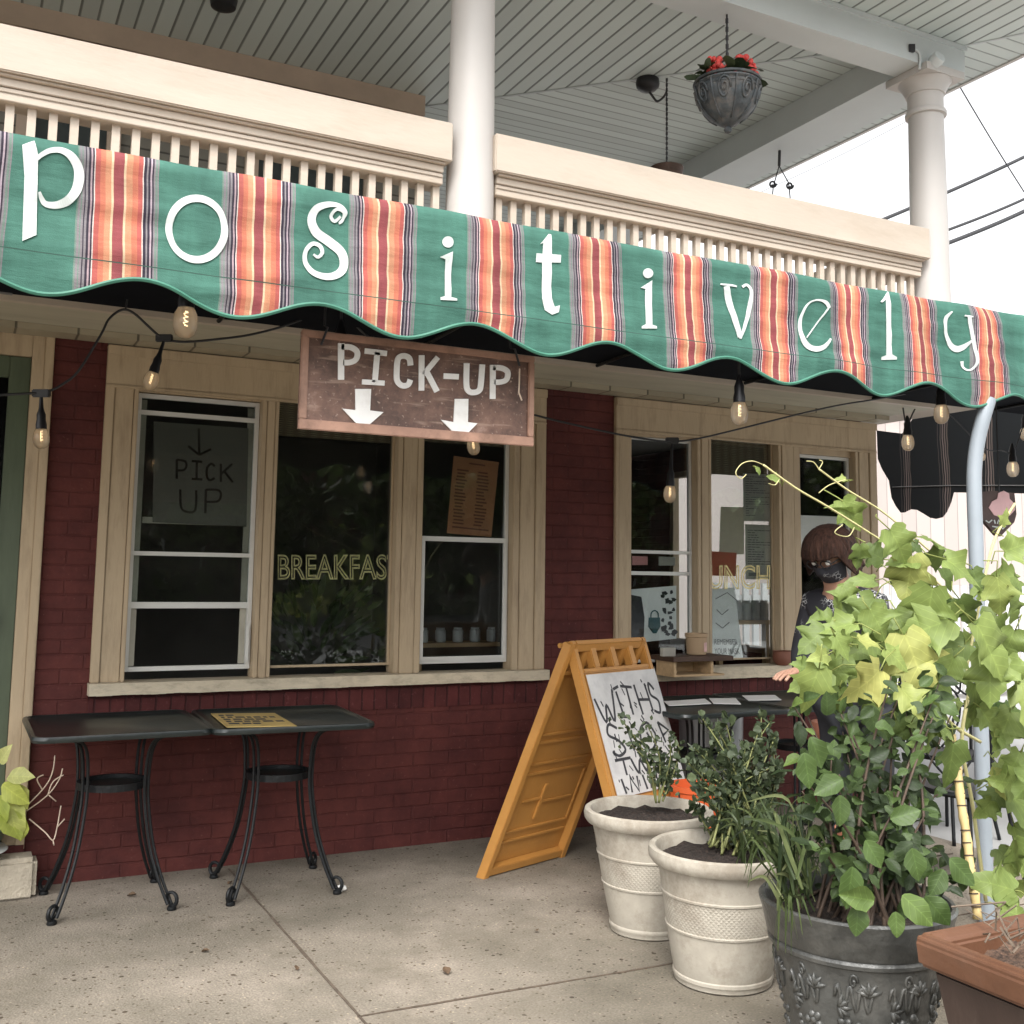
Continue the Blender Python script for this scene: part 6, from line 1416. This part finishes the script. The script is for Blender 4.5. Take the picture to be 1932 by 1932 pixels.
MB().lathe([(.02, -.07), (.06, -.055), (.085, -.03), (.09, -.005), (.085, .028)], (pl_.x, pl_.y, 5.10), 24).build('plate', M['plasticblk'], t, smooth='auto')
MB().tube(smooth_path([(pl_.x, pl_.y, 5.05), onY(1230, 180, pl_.y), onY(1240, 191, pl_.y), onY(1252, 183, pl_.y), onY(1258, 172, hk.y)], 6), .009, 6).build('cord', M['wire'], t, smooth=True)
ch = MB(); bt = onY(1258, 305, hk.y)
for i in range(34): u = Vector((hk.x, hk.y, 5.128)).lerp(bt, i/34); v = Vector((hk.x, hk.y, 5.128)).lerp(bt, (i+1.2)/34); ch.tube([u, v], .005 if i % 2 else .009, 5)
ch.build('chain', M['wire'], t)
tb = thing('chain_planter', 'small wicker planter hanging low on the long porch chain behind the railing', 'hanging basket', (bt.x, bt.y, bt.z-.3))
MB().lathe([(.06, -.26), (.10, -.2), (.12, -.08), (.125, -.05), (.11, -.05)], (bt.x, bt.y, bt.z), 20).build('bowl', M['darkwood'], tb, smooth='auto'); MB().tube([(bt.x-.12, bt.y, bt.z-.06), (bt.x, bt.y, bt.z), (bt.x+.12, bt.y, bt.z-.06)], .005, 5).build('handle', M['wire'], tb)
h2 = onZ(1470, 284, 4.90)
t = thing('wire_basket', 'small wire basket with curled brackets hanging from the outer porch beam', 'hanging basket', (h2.x, h2.y, h2.z-.6))
mb = MB(); a = onY(1471, 285, h2.y); b = onY(1470, 313, h2.y); mb.tube([Vector((a.x, h2.y, 4.90)), b], .012, 6); mb.tube([b, onY(1459, 352, h2.y), onY(1456, 385, h2.y)], .005, 5); mb.tube([b, onY(1488, 345, h2.y), onY(1492, 385, h2.y)], .005, 5)
mb.build('hanger', M['wire'], t)
mb = MB()
for cx, cy in ((1458, 347), (1490, 350)):
    mb.tube(smooth_path([onY(cx+7*math.cos(i*.8)*(1-i*.06), cy+7*math.sin(i*.8)*(1-i*.06), h2.y) for i in range(12)], 3), .008, 6)
mb.build('curl', M['wire'], t)
q0 = onY(1474, 400, h2.y); MB().lathe([(.05, -.18), (.12, -.1), (.15, 0), (.14, 0)], (q0.x, h2.y, q0.z), 20).build('bowl', M['basket'], t)
t = thing('flood_light', 'grey round flood light with a conduit fixed on the corner of the porch beam', 'flood light', (5.85, 4.93, 4.95))
q0 = onY(1762, 120, 4.92)
mb = MB().lathe([(.02, 0), (.042, .008), (.05, .05), (.042, .085)], (0, 0, 0), 24); Rm = Matrix.Rotation(R(70), 3, 'X'); mb.v = [Vector((q0.x, 4.945, q0.z))+Rm @ v for v in mb.v]; mb.build('lamp_head', M['beam'], t, smooth='auto')
MB().tube(smooth_path([onY(1735, 130, 4.95), onY(1736, 105, 4.95), onY(1730, 95, 4.95), onY(1722, 92, 4.955)], 5), .010, 6).build('conduit', M['beam'], t, smooth=True)
MB().obox(onY(1720, 91, 4.952), rt*.02, up*.025, fw*.012).build('junction_box', M['plasticblk'], t)
q0 = onZ(422, 0, 5.12); o = MB().lathe([(.04, -.07), (.08, -.05), (.09, 0), (.09, .009)], (q0.x, q0.y, 5.12), 20).build('ceiling_light', M['plasticblk'], smooth='auto'); tag(o, 'small dark dome light on the grey porch ceiling', 'ceiling light')

# ================================================================ BEHIND THE PLANTS
o = MB().lathe([(.105, 0), (.112, .01), (.128, .41), (.134, .415), (.134, .44), (.127, .44), (.118, .30)], (3.16, 4.22, 0), 32).build('bucket', M['orange'], smooth='auto'); tag(o, 'bright orange bucket on the ground behind the white planters', 'bucket')
MB().tube([(3.16+.132*math.cos(t_), 4.22-.03, .42-.10*math.sin(t_)) for t_ in [math.pi*i/12 for i in range(13)]], .004, 6).build('handle', M['wire'], o)
o = MB().lathe([(.16, 0), (.17, .01), (.185, .64), (.195, .65), (.195, .69), (.18, .69)], (3.93, 5.12, 0), 36).build('metal_bin', M['galv'], smooth='auto'); tag(o, 'galvanised metal bin against the wall under the right-hand tables', 'bin')
GTc = 'terracotta pots behind the leafy shrub'
for (px, py, Y, r_, h, z0, lab) in ((1585, 1415, 4.0, .13, .24, .48, 'plain terracotta pot standing on the metal stool, glimpsed through the shrub'), (1640, 1440, 3.6, .15, .32, .0, 'larger terracotta pot on the pavement behind the pewter planter')):
    c_ = onY(px, py, Y); o = MB().lathe([(r_*.68, 0), (r_*.70, .01), (r_*.9, h*.78), (r_*1.0, h*.785), (r_*1.02, h), (r_*.9, h), (r_*.85, h*.7)], (c_.x, c_.y, z0), 30).build('terracotta_pot', M['pinkterra'], smooth='auto'); tag(o, lab, 'pot', GTc)
    if z0:
        ts = thing('metal_stool', 'black metal stool holding a terracotta pot behind the shrub', 'stool', (c_.x, c_.y, 0)); MB().lathe([(.15, z0-.025), (.155, z0-.012), (.15, z0-.001)], (c_.x, c_.y, 0), 28).build('seat', M['black'], ts, smooth='auto')
        for k in range(4): a = .78+k*1.571; MB().tube([(c_.x+.12*math.cos(a), c_.y+.12*math.sin(a), z0-.02), (c_.x+.17*math.cos(a), c_.y+.17*math.sin(a), .0)], .011, 7).build('leg', M['black'], ts)
# wrought-iron chair behind the pole
cx, cy = 4.25, 3.62
ic = thing('iron_chair', 'black wrought iron chair with looping scroll back behind the pale pole', 'chair', (cx, cy, 0))
MB().lathe([(.20, .43), (.205, .44), (.20, .455)], (cx, cy, 0), 30).build('seat', M['black'], ic, smooth='auto')
for k in range(4):
    a = .785+k*1.571; MB().tube(smooth_path([(cx+.17*math.cos(a), cy+.17*math.sin(a), .435), (cx+.20*math.cos(a), cy+.20*math.sin(a), .25), (cx+.25*math.cos(a), cy+.25*math.sin(a), 0)], 5), .010, 7).build('leg', M['black'], ic, smooth=True)
bk = MB(); bx = Vector((.8, -.45, 0)).normalized(); bc = Vector((cx+.10, cy+.16, 0))
def cb(u, z): return bc+bx*u+Vector((.02*(z-.44), .06*(z-.44), z))
bk.tube(smooth_path([cb(-.19, .44), cb(-.20, .70), cb(-.17, .88), cb(0, .96), cb(.17, .88), cb(.20, .70), cb(.19, .44)], 7), .010, 7)
for s_ in (-1, 1):
    bk.tube(smooth_path([cb(.02*s_, .45), cb(.12*s_, .58), cb(.14*s_, .72), cb(.07*s_, .80), cb(.02*s_, .72), cb(.07*s_, .66)], 6), .006, 6); bk.tube(smooth_path([cb(.0, .95), cb(.08*s_, .86), cb(.15*s_, .84), cb(.14*s_, .76), cb(.10*s_, .78)], 6), .006, 6)
bk.build('chair_back', M['black'], ic, smooth=True)
cp_ = copy_tree(ic); cp_.location = (cx+.75, cy+.75, 0); cp_['label'] = 'second black wrought iron chair, farther right behind the vine'; ic['group'] = cp_['group'] = 'black iron chairs behind the vine'
# cone-shaped sign hanging by the pole
t = thing('cone_sign', 'dark cone-shaped sign with a pink scoop hanging right of the pole', 'sign', tuple(onY(1884, 1005, 3.9)))
f6 = lambda x, y: onY(x, y, 3.9)
mb = MB(); add_poly(mb, [(1851, 928), (1876, 926), (1914, 930), (1918, 970), (1914, 985), (1888, 1012), (1880, 1010), (1852, 978)], f6, (0, .02, 0), 0); bo = mb.build('board', M['cone'], t)
mb = MB(); add_poly(mb, [(1866, 958), (1872, 946), (1882, 941), (1884, 930), (1894, 926), (1904, 931), (1905, 941), (1914, 950), (1915, 962), (1906, 972), (1892, 977), (1876, 972)], lambda x, y: onY(x, y, 3.896), (0, .003, 0), 0); mb.build('pink_scoop', M['pinkscoop'], bo)
mb = MB(); px_strokes(mb, [[(1860, 982), (1866, 986), (1872, 981)], [(1876, 981), (1878, 988)], [(1882, 988), (1884, 981), (1888, 988)], [(1893, 981), (1893, 988), (1898, 984)], [(1903, 981), (1902, 988)], [(1872, 993), (1884, 995)], [(1888, 992), (1892, 998), (1898, 992)]], 2.4, lambda x, y: onY(x, y, 3.895), (0, .001, 0)); mb.build('white_letters', M['letter'], bo)
MB().tube([onY(1885, 930, 3.9), Vector((onY(1885, 930, 3.9).x, 3.9, 2.55))], .004, 5).build('cord', M['wire'], t)
# pale building across the lot
BB = thing('pale_building', 'pale pink single storey building with vertical siding across the lot', 'building', (16, 12, 0))
MB().box((9.5, 11, -.02), (24, 16, 3.9)).build('wall', M['pinkboards'], BB)
MB().box((9.3, 10.85, 3.9), (24.2, 16.2, 4.02)).build('roof', M['palepaint'], BB)
for i, (pxa, pxb) in enumerate(((1911, 1990), (1690, 1718))):
    a = onY(pxa, 1118, 11); b = onY(pxb, 1205, 11); wf = MB().box((a.x-.08, 10.94, b.z-.08), (a.x, 10.997, a.z+.08)).box((b.x, 10.94, b.z-.08), (b.x+.08, 10.997, a.z+.08)).box((a.x, 10.94, a.z), (b.x, 10.997, a.z+.08)).box((a.x, 10.94, b.z-.08), (b.x, 10.997, b.z)).build('window', M['palepaint'], BB)
    MB().box((a.x, 10.97, b.z), (b.x, 10.99, a.z)).build('pane', M['glasswin'], wf)
fe = thing('picket_fence', 'white picket fence in front of the pale building', 'fence', (9, 9.3, 0))
MB().box((7.2, 9.33, .35), (17, 9.36, .43)).box((7.2, 9.33, 1.15), (17, 9.36, 1.23)).build('rail', M['palepaint'], fe)
pk = MB()
for i in range(75):
    x = 7.2+i*.13; pk.hexa([(x, 9.3, .06), (x+.075, 9.3, .06), (x+.075, 9.3, 1.36), (x, 9.3, 1.36)], [(x, 9.328, .06), (x+.075, 9.328, .06), (x+.075, 9.328, 1.36), (x, 9.328, 1.36)])
pko = pk.build('pickets', M['palepaint'], fe)
# utility wires
GUw = 'utility wires against the sky'
for (a, b, r_, lab) in (((1640, 425), (2010, 258), 0.037, 'topmost thick utility wire right of the corner column'), ((1780, 437), (2010, 338), 0.031, 'middle thin utility wire right of the corner column'), ((1780, 462), (2010, 360), 0.044, 'lowest thick utility wire right of the corner column'), ((1800, 145), (1960, 405), 0.014, 'fine slanting utility wire dropping past the corner column'), ((1400, 378), (1740, 213), .005, 'very faint utility wire under the side porch eave')):
    p, q_ = onY(*a, 14), onY(*b, 14.5); N = 20
    o = MB().tube([p.lerp(q_, i/N)-Vector((0, 0, .05*math.sin(math.pi*i/N))) for i in range(N+1)], r_, 6).build('utility_wire', M['wire']); tag(o, lab, 'utility wire', GUw)

# street trees the panes mirror, plus a tall hedge added to block sky glare
random.seed(55)
def tree(x, y, h, label):
    t = thing('street_tree', label, 'tree', (x, y, -.1), 'trees across the street')
    tr = MB(); tr.tube([(x, y, -.13), (x+.1, y, h*.25), (x-.05, y+.1, h*.5), (x, y, h*.8)], [.22, .17, .12, .04], 10)
    for k in range(7):
        a = k*.9; z = h*(.3+.06*k); tr.tube([(x, y, z), (x+1.0*math.cos(a), y+1.0*math.sin(a), z+.7), (x+1.9*math.cos(a), y+1.9*math.sin(a), z+1.1)], [.09, .06, .02], 7)
    tr.build('trunk', M['brownstem'], t, smooth=True)
    lv = Leaves()
    for c in range(62):
        d = rv().normalized(); cc = Vector((x, y, h*.62))+Vector((d.x*2.3, d.y*2.0, d.z*h*.36))*rnd(.45, 1)
        for i in range(26): lv.leaf(cc+rv(.55), rv(), rv()+Vector((0, 0, .6)), rnd(.28, .5), rnd(0, 1), 'ov', .2, .3)
    lv.build('crown', M['treeleaf'], t, smooth=True); return t
T0 = tree(3.0, -24, 7.4, 'leafy street tree mirrored in the left panes')
for x, y, s_, lab in ((8.2, -24.5, .95, 'leafy street tree mirrored in the first window'), (13.2, -23.6, 1.1, 'leafy street tree mirrored in the breakfast pane'), (18.5, -24.4, 1.0, 'leafy street tree mirrored in the third window'), (24.0, -23.8, 1.1, 'leafy street tree mirrored in the fourth window'), (29.5, -24.2, 1.05, 'leafy street tree mirrored in the lunch pane'), (35.0, -24, 1.15, 'leafy street tree mirrored in the sixth window')):
    c_ = copy_tree(T0); c_.location = (x, y, -.13); c_.scale = (s_, s_, s_); c_.rotation_euler = (0, 0, x); c_['label'] = lab
lv = Leaves()
for i in range(3600): lv.leaf((rnd(-2, 44), rnd(-28.2, -27.2), rnd(-.1, 6.2)), rv(), rv()+Vector((0, -.3, .6)), rnd(.6, 1.1), rnd(0, 1)**1.5, 'ov', .2, .3)
hg = lv.build('hedge', M['treeleaf'], smooth=True); tag(hg, 'tall dark hedge added behind the street trees to block sky in the panes', 'hedge')

# small litter on the pavement
q0 = onZ(642, 1682, 0); lt = MB(); random.seed(71)
lt.ball(q0+Vector((0, 0, .014)), .022, 6, (1.3, .9, .6))
lt.v = [v+rv(.004) for v in lt.v]
o = lt.build('paper_scrap', M['white']); tag(o, 'crumpled white scrap of paper by the front right foot of the menu table', 'litter')
GLf = 'dry leaves scattered on the pavement'
for (px, py, lab) in ((415, 1652, 'dry brown leaf curled beside the wall end of the long joint'), (430, 1668, 'dry brown leaf just below the wall end of the long joint'), (240, 1690, 'dry brown leaf between the feet of the left table'), (1010, 1755, 'lone dry leaf in front of the sandwich board'), (560, 1830, 'lone dry leaf right of the long pavement joint'), (845, 1838, 'lone dry leaf just above the cross joint'), (380, 1795, 'lone dry leaf left of the long joint in the open pavement')):
    p = onZ(px, py, .006); lv = Leaves(); a = rnd(0, 6.28); lv.leaf(p, (math.cos(a), math.sin(a), .1), Vector((0, 0, 1))+rv(.2), rnd(.025, .045), rnd(0, 1), 'ov', .5, -.3)
    o = lv.build('fallen_leaf', simple('dry_leaf', (.10, .062, .035), .8, .3, 30) if 'dry_leaf' not in bpy.data.materials else bpy.data.materials['dry_leaf'], smooth=True); tag(o, lab, 'leaf', GLf)

# dark house added across the street to keep sky out of the pane reflections
hs_ = thing('sky_block_house', 'long dark brick house with pale windows, added across the street to darken the pane reflections', 'house', (20, -33, -.125))
MB().box((-4, -36, -.13), (48, -33, 6.6)).build('wall', M['brickv'], hs_)
MB().prism([(-4.6, -32.6, 6.6), (-4.6, -34.5, 8.2), (-4.6, -36.4, 6.6)], (53.2, 0, 0)).build('roof', M['asphalt'], hs_)
for i in range(12):
    x = -1+i*4.1
    o = MB().box((x-.1, -33.0+.002, .9), (x+1.5, -32.93, 1.0)).box((x-.1, -32.998, 2.9), (x+1.5, -32.93, 3.0)).box((x-.1, -32.998, 1.0), (x, -32.93, 2.9)).box((x+1.4, -32.998, 1.0), (x+1.5, -32.93, 2.9)).build('window', M['palepaint'], hs_)
    MB().box((x, -32.99, 1.0), (x+1.4, -32.96, 2.9)).build('pane', M['glasswin'], o)
